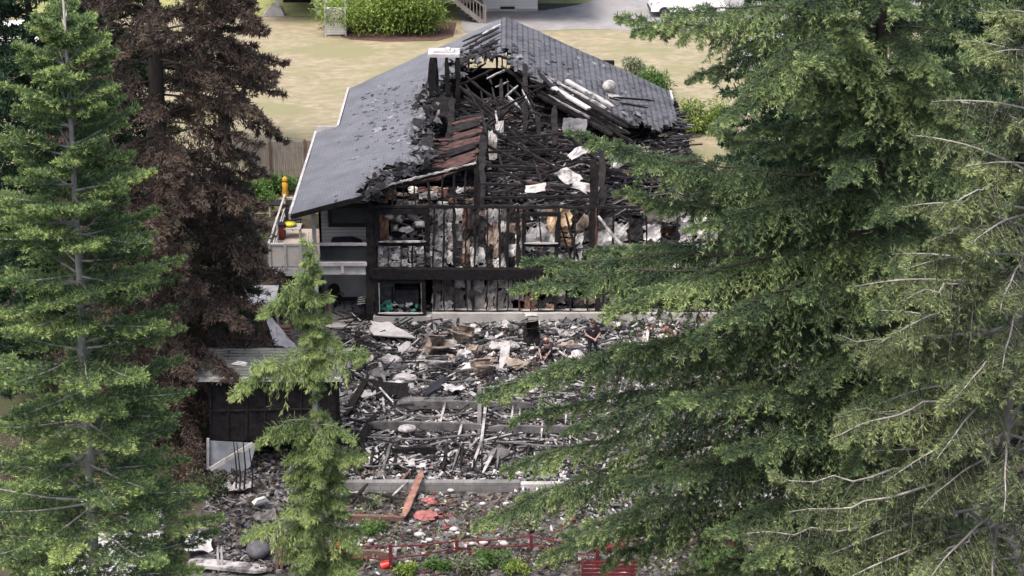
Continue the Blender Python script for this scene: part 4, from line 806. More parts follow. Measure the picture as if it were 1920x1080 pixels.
# red slatted bench at the bottom
pb = gat(1140,1104,.0)
bn = thing('red_bench', pb, 'dark red bench of horizontal slats at the bottom of the photograph', 'bench')
sc_ = (P(1240,1060,pb.y).x-P(1140,1060,pb.y).x)/100
for k in range(7):
    zt_ = P(1140,1052,pb.y).z-k*.125; yy_ = pb.y-.045*k; x0_ = P(1095,1056,yy_).x-.02*k; x1_ = P(1196,1056,yy_).x
    b = MB(); b.bb((x0_,yy_-.02,zt_-.10),(x1_,yy_+.02,zt_)); b.build('slat', red_m, bn)
for k in range(3):
    b = MB(); b.bb((x0_,yy_-.16-.16*k,zt_-.16),(x1_,yy_-.03-.16*k,zt_-.13)); b.build('seat_slat', red_m, bn)
for x_ in (x0_+.08,x1_-.16):
    b = MB(); b.bar((x_,pb.y+.06,P(1140,1050,pb.y).z+.02),(x_,yy_+.06,zt_-.2),.08,.06,up=(0,1,0)); b.build('back_post', red_m, bn)
    b = MB(); b.bb((x_-.04,yy_-.5,zt_-.6),(x_+.04,yy_-.42,zt_-.165)); b.build('leg', red_m, bn); b = MB(); b.bb((x_-.04,yy_+.03,zt_-.6),(x_+.04,yy_+.1,zt_-.2)); b.build('leg', red_m, bn)
tb_ = PG(1150,1036); b = MB(); b.bar(gat(1130,1040,.25),gat(1172,1036,.3),.25,.12); tag(b.build('red_board', red_m), 'short dark red board lying just above the red bench', 'board')
# white tarps, planks and dish at the lower left
def flat(nm, q, m, lab, cat, th=.04, amp=.12):
    b = MB(); b.sheet(*[gat(x,y,h) for x,y,h in q],6,5,amp,th,None,q[0][0],.3); return tag(b.build(nm,m),lab,cat)
flat('white_tarp',[(70,1100,.4),(300,1100,.4),(300,1030,.8),(100,1040,.6)],whitep,'large white tarpaulin seen below the left fir branches','tarpaulin')
flat('white_tarp',[(225,1025,.5),(310,1022,.5),(305,985,.8),(235,990,.8)],whitep,'smaller white sheet right of the lower left trunk','tarpaulin')
flat('white_tarp',[(350,1050,.3),(400,1045,.3),(395,1020,.5),(345,1030,.5)],whitep,'white cloth scrap left of the long pale board','tarpaulin')
timber_piece('pale_board', 355,1068,500,1078,.5,.12,scorch,'long pale board lying along the bottom left','board',.3,.2,.05)
timber_piece('pale_board', 488,960,490,962,.6,.2,whitep,'short white block below the shed','board',.3,.6,.05)
p = gat(485,1050,.4); b = MB(); b.blob(p,(.42,.42,.3),n=14,m=8,jit=.03); tag(b.build('garden_globe', greycloth, None, True),'blue grey dome shaped cover beside the young conifer','cover')
for x in (410,417): timber_piece('picket', x,1075,x+1,1075,.09,.09,whitep,['left','right'][x>412]+' one of two white pickets beside the long pale board','picket',0,1.0,.1,'white pickets at the lower left')
for x in (520,528): timber_piece('picket', x,1075,x+1,1075,.12,.1,timber,('left' if x == 520 else 'right')+' one of two brown pickets beside the dome shaped cover','picket',0,1.0,.1,'brown pickets at the lower left')
flat('red_brown_heap',[(180,985,.3),(260,985,.3),(250,925,.9),(185,930,.9)],mat('rust_brush',(.12,.04,.03),(.06,.025,.02),4,.9,.6),'rust brown heap of brush behind the left trunk','brush heap',.3,.4)

# ---------------------------------------------------------------- people
def skinmesh(name, joints, edges, m, parent, sub=2):
    me = bpy.data.meshes.new(name); off = origin(parent)
    me.from_pydata([tuple(Vector(j[0])-off) for j in joints], edges, []); o = bpy.data.objects.new(name, me); COL.objects.link(o)
    md = o.modifiers.new('skin','SKIN')
    for i, j in enumerate(joints):
        r_ = j[1]; me.skin_vertices[0].data[i].radius = (r_, r_) if not hasattr(r_, '__len__') else r_
    me.skin_vertices[0].data[0].use_root = True
    md.use_smooth_shade = True; s_ = o.modifiers.new('sub','SUBSURF'); s_.levels = sub; s_.render_levels = sub
    bpy.context.view_layer.update(); dg = bpy.context.evaluated_depsgraph_get(); nm = bpy.data.meshes.new_from_object(o.evaluated_get(dg)); bpy.data.objects.remove(o)
    nm.materials.clear(); nm.materials.append(m); nm.name = name; nm.polygons.foreach_set('use_smooth', [True]*len(nm.polygons))
    o = bpy.data.objects.new(name, nm); COL.objects.link(o); o.parent = parent; return o
def person(base, face, J, label, shirt_m, trouser_m, hair_m, hairy=True, sleeve=.75):
    """J maps joint names to offsets in the person's own frame (x right, y forward, z up)"""
    t = thing('person', base, label, 'person'); M = Matrix.Rotation(face,3,'Z'); base = Vector(base)
    W_ = {k: base+M@Vector(v) for k, v in J.items()}
    names = ['pelvis','waist','chest','neckb','neck']; rad = {'pelvis':(.15,.11),'waist':(.135,.10),'chest':(.17,.12),'neckb':(.07,.065),'neck':.055,'shoulder':.065,'elbow':.042,'wrist':.028,'hip':.088,'knee':.06,'ankle':.04,'heel':.04,'toe':.035,'palm':(.042,.022)}
    js = []; ix = {}
    def add(n, r_=None, p=None): ix[n] = len(js); js.append((p if p is not None else W_[n], r_ if r_ is not None else rad[n.rstrip('LR')])); return ix[n]
    for n in names: add(n)
    ed = [(0,1),(1,2),(2,3),(3,4)]
    for s in 'LR':
        for n in ('shoulder','elbow','wrist'): add(n+s)
        ed += [(ix['chest'],ix['shoulder'+s]),(ix['shoulder'+s],ix['elbow'+s]),(ix['elbow'+s],ix['wrist'+s])]
        dirn = (W_['wrist'+s]-W_['elbow'+s]).normalized(); up_ = Vector((0,0,1)); sd1 = dirn.cross(up_).normalized(); pl = W_['wrist'+s]+dirn*.07
        add('palm'+s, p=pl); ed.append((ix['wrist'+s], ix['palm'+s]))
        for k,(o_,l_) in enumerate(((-.03,.07),(-.01,.08),(.01,.075),(.03,.06))):
            a_ = add('f%d'%k+s, .009, pl+dirn*.035+sd1*o_); b_ = add('g%d'%k+s, .0085, pl+dirn*(.035+l_*.55)+sd1*o_-up_*.012); c_ = add('h%d'%k+s, .007, pl+dirn*(.035+l_*.8)+sd1*o_-up_*.035)
            ed += [(ix['palm'+s],a_),(a_,b_),(b_,c_)]
        sg = -1 if s == 'R' else 1; a_ = add('t0'+s, .011, pl-dirn*.02+sd1*.04*sg); b_ = add('t1'+s, .009, pl+dirn*.02+sd1*.06*sg-up_*.015); ed += [(ix['palm'+s],a_),(a_,b_)]
        for n in ('hip','knee','ankle','toe'): add(n+s)
        ed += [(ix['pelvis'],ix['hip'+s]),(ix['hip'+s],ix['knee'+s]),(ix['knee'+s],ix['ankle'+s]),(ix['ankle'+s],ix['toe'+s])]
    # head chain
    add('head', .092); ed.append((ix['neck'], ix['head'])); add('crown', .085, W_['head']+(W_['head']-W_['neck']).normalized()*.07); ed.append((ix['head'], ix['crown']))
    body = skinmesh('body', js, ed, skin_m, t)
    fw = M@Vector(J.get('look',(0,1,0))); fw.normalize(); upv = (W_['head']-W_['neck']).normalized(); fw = (fw-upv*fw.dot(upv)).normalized(); sd1 = fw.cross(upv); hd = W_['head']+upv*.02
    b = MB(); b.blob(hd+fw*.105, (.014,.022,.022), n=6, m=5, jit=0); b.build('nose', skin_m, body)
    for sx in (-1,1):
        b = MB(); b.blob(hd+fw*.088+sd1*.034*sx+upv*.022, (.012,.01,.009), n=6, m=5, jit=0); b.build('eye', black_m, body)
        b = MB(); b.blob(hd+sd1*.098*sx, (.014,.024,.032), n=6, m=5, jit=0); b.build('ear', skin_m, body)
    b = MB(); b.blob(hd+fw*.088-upv*.045, (.024,.01,.007), n=6, m=4, jit=0); b.build('mouth', salmon, body)
    if hairy: b = MB(); b.blob(hd+upv*.055-fw*.018, (.104,.106,.085), n=14, m=9, jit=.03); b.build('hair', hair_m, t, True)
    def cl(nm, chain, extra, m): 
        js_ = [(W_[n], tuple(x+extra for x in (rad[n.rstrip('LR')] if hasattr(rad[n.rstrip('LR')],'__len__') else (rad[n.rstrip('LR')],)*2))) for n in chain[0]]
        return skinmesh(nm, js_, chain[1], m, t)
    eL = W_['shoulderL'].lerp(W_['elbowL'],sleeve); eR = W_['shoulderR'].lerp(W_['elbowR'],sleeve); W_['sleeveL'] = eL; W_['sleeveR'] = eR; rad['sleeve'] = .052
    cl('shirt', (['pelvis','waist','chest','neckb','shoulderL','sleeveL','shoulderR','sleeveR'],[(0,1),(1,2),(2,3),(2,4),(4,5),(2,6),(6,7)]), .022, shirt_m)
    cl('trousers', (['pelvis','hipL','kneeL','ankleL','hipR','kneeR','ankleR'],[(0,1),(1,2),(2,3),(0,4),(4,5),(5,6)]), .024, trouser_m)
    for s in 'LR': cl('boot', (['ankle'+s,'toe'+s],[(0,1)]), .018, black_m)
    return t
stand = dict(pelvis=(0,0,.95),waist=(0,.02,1.1),chest=(0,.04,1.32),neckb=(0,.06,1.47),neck=(0,.08,1.53),head=(0,.11,1.63),shoulderL=(-.19,.05,1.42),elbowL=(-.30,.05,1.14),wristL=(-.12,.27,1.05),shoulderR=(.19,.05,1.42),elbowR=(.30,.08,1.15),wristR=(.05,.30,1.06),
    hipL=(-.1,0,.9),kneeL=(-.13,.07,.5),ankleL=(-.14,-.02,.08),toeL=(-.17,.14,.05),hipR=(.1,0,.9),kneeR=(.12,.03,.5),ankleR=(.13,-.05,.08),toeR=(.16,.11,.05),look=(-.2,1,-.5))
pA = gat(1110,676,.05)
t = person(pA, pi+.15, stand, 'standing person in dark navy uniform holding hands together at the waist', navy, navy, mat('brown_hair',(.06,.03,.02),(.03,.015,.01),8,.7))
b = MB(); M = Matrix.Rotation(pi+.15,3,'Z')
b = MB(); b.box(pA+M@Vector((.1,.175,1.40)),(.08,.012,.03),M); q = b.build('shirt_emblem', greycloth, t)
crouch = dict(pelvis=(0,-.1,.35),waist=(0,-.02,.5),chest=(0,.1,.72),neckb=(0,.16,.86),neck=(0,.19,.92),head=(0,.24,1.02),shoulderL=(-.19,.12,.82),elbowL=(-.26,.32,.6),wristL=(-.14,.42,.38),shoulderR=(.19,.12,.82),elbowR=(.26,.32,.6),wristR=(.14,.42,.38),
    hipL=(-.11,-.08,.32),kneeL=(-.2,.38,.48),ankleL=(-.17,.1,.08),toeL=(-.18,.28,.05),hipR=(.11,-.08,.32),kneeR=(.2,.38,.48),ankleR=(.17,.1,.08),toeR=(.18,.28,.05),look=(-.6,1,-.3))
pB = gat(1028,680,.1)
person(pB, pi-.5, crouch, 'bald person in dark clothes crouching in the rubble beside the metal box', navy, navy, black_m, hairy=False, sleeve=1.05)
b = MB(); p = gat(1082,684,.25); b.blob(p,(.35,.28,.36),jit=.25,n=10,m=7); tag(b.build('white_sack', whitep),'slumped white sack at the feet of the standing person','sack')
b = MB(); p = gat(1058,660,.3); b.blob(p,(.3,.22,.25),jit=.25,n=10,m=7); tag(b.build('white_sack', scorch),'smaller grey white sack between the two people','sack')

# ---------------------------------------------------------------- background: fence, neighbours, vehicles
fb = thing('board_fence', (P(545,332,10).x,10,GZ), 'weathered grey board fence behind the deck', 'fence')
fa, fc = PZ(470,338,GZ), PZ(600,334,GZ); n = 34
for i in range(n):
    a = fa.lerp(fc,i/n); b = MB(); hh = 1.85+random.uniform(-.03,.03); b.bb((a.x,a.y-.012,GZ-.1),(a.x+(fc.x-fa.x)/n*.9,a.y+.012,GZ+hh)); b.build('board', wood_grey, fb)
for z in (.4,1.5): b = MB(); b.bar((fa.x,fa.y+.05,GZ+z),(fc.x,fc.y+.05,GZ+z),.05,.09); b.build('rail', wood_grey, fb)
for f_ in (.3,.8): a = fa.lerp(fc,f_); b = MB(); b.bb((a.x-.05,a.y-.08,GZ-.1),(a.x+.06,a.y-.02,GZ+1.95)); b.build('post', timber, fb)
nh = thing('neighbour_house', (-8,42,GZ), 'neighbouring house with pale lap siding and an open carport at the top of the photograph', 'house')
def gp(px,py,z=GZ): return PZ(px,py,z)
a = gp(905,22); c = gp(1008,20); b = MB(); b.bb((a.x,a.y,GZ),(c.x,a.y+6,GZ+3.2)); b.build('wall', shingle('white_siding',(.56,.55,.54),(.54,.53,.52),(.3,.3,.3),.2,8,(.5,.49,.48),.5,.01,rows='z'), nh)
b = MB(); b.bb((a.x,a.y-.06,GZ),(c.x+.02,a.y-.003,GZ+.18)); b.build('plinth', concrete, nh)
q = gp(950,18); b = MB(); b.bb((q.x-.4,a.y-.02-.05,GZ+.18),(q.x+.5,a.y-.02,GZ+.34)); b.build('foundation_vent', black_m, nh)
a = gp(520,28); c = gp(598,26); b = MB(); b.bb((a.x,a.y+3.2,GZ),(c.x,a.y+3.4,GZ+2.6)); b.build('carport_back', char, nh); b = MB(); b.bb((a.x-.6,a.y,GZ+1.9),(c.x+3,a.y+4,GZ+2.15)); b.build('carport_beam', whitep, nh)  # back wall is unburnt; its black colour paints in the carport's shade
for px in (524,598): q = gp(px,24 if px < 560 else 22); b = MB(); b.bb((q.x-.12,a.y-.1,GZ),(q.x+.12,a.y+.12,GZ+1.9)); b.build('carport_post', whitep, nh)
b = MB(); b.prism([(a.x-.9,a.y-.4,GZ),(a.x+.5,a.y-.4,GZ),(a.x+.3,a.y-.4,GZ+.5),(a.x-.3,a.y-.4,GZ+.7)],(0,.6,0)); b.build('post_footing', concrete, nh)
b = MB(); b.bb((-12.8,46,GZ),(gp(905,22).x-.01,52,GZ+3.2)); b.build('wall', siding_m, nh)
b = MB(); b.prism([(-16,40,GZ+3.25),(4.5,40,GZ+3.25),(4.5,53,GZ+3.25),(-16,53,GZ+3.25)],(0,0,.2)); b.build('roof', shL, nh); nh.children[-1].location.z = 0
# white planter box with slatted front
pl_ = gp(625,68); pt = thing('white_planter', (pl_.x,pl_.y,GZ), 'white weathered planter box on corner posts in front of the big shrub', 'planter')
for dx,dy in ((-.45,0),(.75,0),(-.45,1.2),(.75,1.2)): b = MB(); b.bb((pl_.x+dx-.05,pl_.y+dy-.05,GZ),(pl_.x+dx+.05,pl_.y+dy+.05,GZ+2.2)); b.build('post', whitep, pt)
for k in range(5): b = MB(); b.bb((pl_.x-.4,pl_.y-.02,GZ+.12+k*.14),(pl_.x+.7,pl_.y+.02,GZ+.24+k*.14)); b.build('slat', siding_m, pt)
b = MB(); b.bb((pl_.x-.4,pl_.y+.3,GZ),(pl_.x+.7,pl_.y+1.1,GZ+1.5)); b.build('box', siding_m, pt)
# outside stair
s0 = gp(905,44); stt = thing('outside_stair', (s0.x-1,s0.y,GZ), 'weathered grey outside stair with a balustrade by the white siding', 'staircase')
for k in range(8):
    x = s0.x-.1-k*.24; b = MB(); b.bb((x-.3,s0.y,GZ+.02+k*.2),(x,s0.y+1.2,GZ+.07+k*.2)); b.build('tread', wood_grey, stt)
b = MB(); b.bar((s0.x,s0.y-.04,GZ+.05),(s0.x-1.95,s0.y-.04,GZ+1.65),.06,.28); b.build('stringer', wood_grey, stt)
b = MB(); b.bar((s0.x+.1,s0.y-.04,GZ+1.05),(s0.x-1.95,s0.y-.04,GZ+2.65),.07,.09); b.build('handrail', wood_grey, stt)
for k in range(10): b = MB(); x = s0.x+.05-k*.2; z = GZ+.1+(s0.x-x)*.82; b.bb((x-.03,s0.y-.06,z),(x+.02,s0.y-.02,z+.95)); b.build('baluster', wood_grey, stt)
b = MB(); b.bb((s0.x+.1,s0.y-.1,GZ),(s0.x+.22,s0.y+.02,GZ+1.2)); b.build('newel_post', wood_grey, stt)

carpaint = mat('white_car_paint', (.70,.70,.71), (.66,.66,.67), 1, .25, 0, spec=.6)
tyre_m = mat('tyre_rubber', (.015,.015,.016), (.025,.025,.025), 8, .85)
def car(loc, rot, label, kind='suv', m=carpaint):
    t = thing('parked_car', loc, label, 'car'); M = Matrix.Rotation(rot,3,'Z'); L0 = Vector(loc)
    def q(x,y,z): return L0+M@Vector((x,y,z))
    prof = [(-2.3,.35),(-2.35,.75),(-2.2,1.0),(-1.9,1.08),(-1.5,1.55),(-.9,1.68),(.3,1.66),(1.0,1.15),(1.9,1.0),(2.25,.8),(2.3,.4)] if kind == 'suv' else [(-2.3,.35),(-2.35,.8),(-2.2,1.9),(-1.9,2.05),(1.0,2.0),(1.6,1.2),(2.2,1.0),(2.3,.4)]
    vs = []; fs = []; n = len(prof); ws_ = [.82,.9,.9,.82]
    for k, yy in enumerate((-1,-.93,.93,1)):
        for x,z in prof:
            in_ = .14 if z > 1.1 else 0; sc_ = .9 if k in (1,2) else .86
            vs.append(q(x*(1 if k in (1,2) else .985), (sc_-in_*.9)*(1 if yy > 0 else -1)*(1 if k in (1,2) else 1.03), z if k in (1,2) else .36+(z-.36)*.965))
    order = [0,1,2,3]
    for k in range(3):
        for i in range(n): j = (i+1)%n; fs.append((k*n+i,k*n+j,(k+1)*n+j,(k+1)*n+i))
    fs.append(tuple(range(n))[::-1]); fs.append(tuple(3*n+i for i in range(n)))
    b = MB(); b.add(vs, fs); b.build('body', m, t)
    for sg in (-1,1):
        b = MB(); pts = [(-1.75,1.12),(-1.4,1.5),(.25,1.55),(.85,1.14)] if kind == 'suv' else [(.2,1.2),(.3,1.75),(.95,1.75),(1.35,1.2)]
        b.prism([q(x,sg*.80,z) for x,z in pts],M@Vector((0,sg*.02,0))); b.build('side_window', glass_d, t)
        for x in (-1.45,1.45):
            wl = MB(); wl.tube([q(x,sg*.72,.34),q(x,sg*.93,.34)],.35,18); w_ = wl.build('wheel', tyre_m, t); r2 = MB(); r2.tube([q(x,sg*.9,.34),q(x,sg*.945,.34)],.2,12); r2.build('rim', greycloth, w_)
        b = MB(); b.box(q(2.2,sg*.6,.78),(.12,.32,.14),M); b.build('headlight', glass_g, t)
    b = MB(); zz = (1.18,1.6) if kind == 'suv' else (1.25,1.95); xx = (1.05,.42) if kind == 'suv' else (1.62,1.1)
    b.prism([q(xx[0]+.02,-.68,zz[0]),q(xx[0]+.02,.68,zz[0]),q(xx[1]+.02,.62,zz[1]),q(xx[1]+.02,-.62,zz[1])],M@Vector((.03,0,.02))); b.build('windshield', glass_d, t)
    b = MB(); b.box(q(2.31,0,.45),(.06,1.5,.16),M); b.build('bumper', black_m, t); return t
p = gp(1288,34); car((p.x,p.y+.9,GZ+.035), pi+.05, 'white car parked on the driveway at the top of the photograph')
p = gp(1428,146); car((p.x+.6,p.y+1.2,GZ), .95, 'white van standing on the dry lawn, mostly hidden by the fir', 'van')
p = gp(48,106); car((p.x,p.y+1,GZ+.03), .2, 'white car glimpsed behind the trees at the top left')
# ---------------------------------------------------------------- trees
f_bright = foliage('fir_bright', (.04,.07,.040), (.135,.215,.08), (.45,.54,.20), .38)
f_right = foliage('fir_dark', (.032,.054,.034), (.108,.165,.072), (.36,.44,.18), .35)
f_yel = foliage('fir_yellow', (.045,.058,.036), (.145,.185,.085), (.38,.44,.20), .33)
f_deo = foliage('conifer_lime', (.055,.09,.035), (.19,.27,.095), (.46,.53,.22), .38)
f_brown = foliage('scorched_needles', (.026,.019,.017), (.070,.051,.042), (.145,.115,.078), .15)
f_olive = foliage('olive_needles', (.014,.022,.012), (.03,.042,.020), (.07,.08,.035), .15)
f_back = foliage('dark_green_needles', (.010,.024,.015), (.02,.045,.024), (.045,.08,.035), .15)  # dark green needle and leaf colour of the background plants
bark = mat('grey_bark', (.34,.325,.31), (.17,.16,.15), 4, .9, .7, stretch=(1,1,.35))
bark_d = mat('dark_bark', (.05,.042,.038), (.025,.021,.02), 4, .9, .7, stretch=(1,1,.35))
twig_g = mat('grey_twigs', (.34,.32,.30), (.17,.16,.145), 5, .9)
twig_d = mat('dark_twigs', (.06,.048,.042), (.035,.028,.025), 5, .9)
def nrm(a): return a/np.maximum(np.linalg.norm(a, axis=-1, keepdims=True), 1e-9)
class Foli:
    def __init__(s): s.V = []; s.T = []
    def blades(s, base, dirn, L, W, tip, upb=.6):
        """base (n,3), dirn (n,3) unit, L (n,), W scalar, tip (n,)"""
        n = len(base)
        if not n: return
        nv = rng.normal(size=(n,3))*.7; nv[:,2] += upb; sd_ = nrm(np.cross(dirn, nv)); h = (W*.5*(.7+.6*rng.random(n)))[:,None]*sd_
        s.V.append(np.stack([base-h*.6, base+h*.6, base+dirn*L[:,None]*.55+h, base+dirn*L[:,None]], 1).reshape(-1,3)); s.T.append(np.repeat(np.clip(tip,0,1), 4))
    def build(s, name, m, parent):
        V = np.concatenate(s.V); n = len(V)//4; i = np.arange(n)*4
        # two triangles per blade as one kite quad
        F = np.stack([i, i+1, i+2, i+3], 1); return raw(name, V, F, m, parent, attrs={'tip': np.concatenate(s.T)})
def tubes_np(acc, P0, P1, r0, r1):
    """many straight 3-sided twigs"""
    d = nrm(P1-P0); ref = np.where(np.abs(d[:,2:3]) < .9, np.array([[0,0,1.]]), np.array([[1.,0,0]])); x = nrm(np.cross(d, ref)); y = np.cross(d, x)
    ring = lambda Pq, r_: np.stack([Pq+(x*cos(a)+y*sin(a))*np.asarray(r_).reshape(-1,1) for a in (0, 2.094, 4.189)], 1)
    acc.append(np.concatenate([ring(P0, r0), ring(P1, r1)], 1))
def twigs_build(acc, name, m, parent):
    A = np.concatenate(acc); n = len(A); V = A.reshape(-1,3); i = (np.arange(n)*6)[:,None]
    F = np.concatenate([i+np.array([[0,1,4,3]]), i+np.array([[1,2,5,4]]), i+np.array([[2,0,3,5]])]); return raw(name, V, F, m, parent)
def branch_pts(p0, az, L, e0, e1, n=12, wob=.05):
    pts = [np.array(p0, float)]; ds = L/n
    for i in range(n):
        t = i/n; e = e0+(e1-e0)*t; a = az+wob*sin(i*1.3+p0[2]*7); pts.append(pts[-1]+ds*np.array([cos(e)*sin(a), cos(e)*cos(a), sin(e)]))
    return np.array(pts)
def arc_pts(p0, p1, sag, n=12):
    p0 = np.array(p0, float); p1 = np.array(p1, float); t = np.linspace(0,1,n+1)[:,None]; q = p0+(p1-p0)*t; q[:,2:3] += sag*4*t*(1-t); return q
def dress(fo, tw, pts, S):
    """branchlets, side twigs and needle blades along one branch. S: settings"""
    seg = np.linalg.norm(np.diff(pts, axis=0), axis=1); cum = np.concatenate([[0], np.cumsum(seg)]); L = cum[-1]
    bare = S.get('bare', .15)*L; s_ = np.arange(bare, L, S['sp']); s_ = s_+rng.uniform(-.4,.4,len(s_))*S['sp']; s_ = np.clip(s_, 0, L*.995)
    if len(s_) < 2: return
    base = np.stack([np.interp(s_, cum, pts[:,k]) for k in range(3)], 1); f = nrm(np.stack([np.interp(np.minimum(s_+.2,L), cum, pts[:,k])-np.interp(np.maximum(s_-.2,0), cum, pts[:,k]) for k in range(3)], 1))
    up = np.array([[0,0,1.]]); side = nrm(np.cross(f, up)); upv = np.cross(side, f); n = len(s_)
    sg = np.where(np.arange(n)%2 == 0, 1, -1)[:,None]; t = s_/L
    wl = S['bl']*L**.6*np.clip((1-t)*1.35+.12, .1, 1)*np.clip((t*L)/(.25*L)+.25, .3, 1)*rng.uniform(.6,1.15,n)
    ang = rng.uniform(.75, 1.1, n)[:,None]; d = nrm(f*np.cos(ang)+side*sg*np.sin(ang)+upv*rng.normal(S.get('lift',0), S.get('lv',.28), n)[:,None])
    hang = S['hang']*rng.uniform(.6,1.4,n)
    clump = np.clip(.5+.5*np.sin(s_*3.1+rng.uniform(0,6))+rng.normal(0,.25,n), 0, 1)
    # add the leading shoot itself
    m = S['nt']; u = (np.arange(m)+.6)/m; u = u[None,:]+rng.uniform(-.3,.3,(n,m))/m
    def curve(uu): return base[:,None,:]+d[:,None,:]*(uu*wl[:,None])[...,None]-np.array([0,0,1.])*(hang[:,None]*(uu*wl[:,None])**2)[...,None]
    q = curve(u); q2 = curve(u+.05); td = nrm(q2-q)
    if tw is not None:
        for a_, c_ in ((0,.33),(.33,.66),(.66,1)):
            A = curve(np.full((n,1),a_))[:,0]; B = curve(np.full((n,1),c_))[:,0]; r_ = S['tr']*(1-a_*.7); tubes_np(tw, A, B, np.full(n, r_), np.full(n, r_*.7))
    # side twigs
    tl = S['tl']*np.clip(1.25-u, .25, 1)*np.minimum(1, wl[:,None]*1.2)*rng.uniform(.6,1.2,(n,m)); sgn = np.where((np.arange(m)+1)%2 == 0, 1, -1)[None,:,None]
    ts = nrm(np.cross(td, np.array([0,0,1.])+rng.normal(0,.25,(n,m,3)))); sdn = nrm(td*.75+ts*sgn*.75+rng.normal(0,.12,(n,m,3))-np.array([0,0,1.])*S.get('tdroop', .15))
    k = S['nb']; v = (np.arange(k)+.5)/k; v = v[None,None,:]+rng.uniform(-.5,.5,(n,m,k))/k
    bp = q[:,:,None,:]+sdn[:,:,None,:]*(v*tl[:,:,None])[...,None]-np.array([0,0,1.])*(S['hang']*.5*(v*tl[:,:,None])**2)[...,None]
    rnd = nrm(rng.normal(size=(n,m,k,3))*np.array([1,1,.55])+np.array([0,0,S.get('bup', .15)])); bd = nrm(sdn[:,:,None,:]*S.get('fwd', .9)+rnd*.85)
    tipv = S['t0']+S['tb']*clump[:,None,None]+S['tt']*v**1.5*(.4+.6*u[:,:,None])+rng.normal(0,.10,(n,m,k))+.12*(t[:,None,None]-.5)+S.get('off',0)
    fo.blades(bp.reshape(-1,3), bd.reshape(-1,3), (S['L']*rng.uniform(.7,1.25,n*m*k)), S['W'], tipv.reshape(-1), S.get('upb',.6))
    na = int(L/S.get('axs',.012)*(1-S.get('axb',.3))); ta = rng.uniform(S.get('axb',.3),1,na)*L; ab = np.stack([np.interp(ta, cum, pts[:,k_]) for k_ in range(3)], 1)
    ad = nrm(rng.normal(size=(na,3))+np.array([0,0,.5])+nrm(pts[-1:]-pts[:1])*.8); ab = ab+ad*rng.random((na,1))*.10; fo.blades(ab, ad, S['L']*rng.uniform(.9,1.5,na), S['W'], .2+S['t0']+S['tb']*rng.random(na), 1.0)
    # blades on the branchlet axis
    k2 = S.get('nax', 10); v2 = rng.random((n,k2)); ap = curve(v2); rd = nrm(d[:,None,:]*.7+rng.normal(size=(n,k2,3))*.7); fo.blades(ap.reshape(-1,3), rd.reshape(-1,3), S['L']*rng.uniform(.8,1.2,n*k2), S['W'], (S['t0']+.25*v2+S['tb']*clump[:,None]).reshape(-1))
def conifer(name, label, cat, base, top, r0, crown, ztop_r, S, fm, bm, tm, whorl, per, explicit=(), zmin=None, e0=.15, e1=-.25, bark_r=None, seed=1, group=None, az_ok=None, tw_on=True, shift=0):
    """crown(z)->branch length; base/top Vectors"""
    global rng; rng = np.random.default_rng(seed); random.seed(seed)
    base = Vector(base); top = Vector(top); t = thing(name, base, label, cat, group); H = top.z-base.z
    ax = lambda z: base.lerp(top, (z-base.z)/H)
    n = 16; pts = [ax(base.z+H*i/n)+Vector((random.uniform(-1,1),random.uniform(-1,1),0))*.03*(0<i<n) for i in range(n+1)]; rad = [r0*(1-i/n)**.85+.02 for i in range(n+1)]
    b = MB(); b.tube(pts, rad, 12); b.build('trunk', bm, t, True)
    fo = Foli(); tw = []; br = []; bb = MB(); ends = []
    z = (zmin if zmin is not None else base.z+H*.3)
    ph = 0
    while z < top.z-.1:
        L = crown(z)
        pr = per(z) if callable(per) else per
        for k in range(pr):
            az = ph+2*pi*k/pr+random.uniform(-.25,.25); zz = z+random.uniform(-.35,.35)*whorl
            if az_ok and not az_ok(az, zz): continue
            l = L*random.uniform(.78,1.12); fr_ = (zz-base.z)/H
            pts = branch_pts(ax(zz), az, l, e0+.5*max(0,fr_-.82)/.18+random.gauss(0,.06), e1+.5*max(0,fr_-.82)/.18+random.gauss(0,.08))
            br.append((pts, l))
        ph += 2.4*.5; z += whorl*random.uniform(.85,1.15)
    for (p0, p1, sag) in explicit: q = arc_pts(p0, p1, sag); q[1:-1] += rng.normal(size=(len(q)-2,3))*.05; br.append((q, float(np.linalg.norm(q[-1]-q[0]))))
    for pts, l in br:
        bb.tube([Vector(p) for p in pts], [max(.006, ((.010+.007*l)*(1-i/len(pts))+.004)*S.get('wr',1)) for i in range(len(pts))], 5, cap=False)
        S2 = dict(S); S2['off'] = random.gauss(0,.12); 
        S2['bare'] = S.get('bare',.15)+S.get('barel',0)*l
        if l > 4: S2['nt'] = int(S['nt']*1.3)
        dress(fo, tw if tw_on else None, pts, S2)
    bb.build('branches', tm, t, True)
    if tw_on: twigs_build(tw, 'twigs', tm, t)
    fo.build('foliage', fm, t); print(name, 'branches', len(br), 'blades', sum(len(v) for v in fo.V)//4); return t
def lin(pairs):
    xs_ = [p[0] for p in pairs]; ys_ = [p[1] for p in pairs]; return lambda z: float(np.interp(z, xs_, ys_))
def trunk_line(pxt, pyt, pxb, pyb, Y): # top and a lower pixel, extended to the ground
    a = P(pxt,pyt,Y); c = P(pxb,pyb,Y); d = (c-a); zg = g(a.x,Y)-.3; return c+d*((zg-c.z)/d.z), a

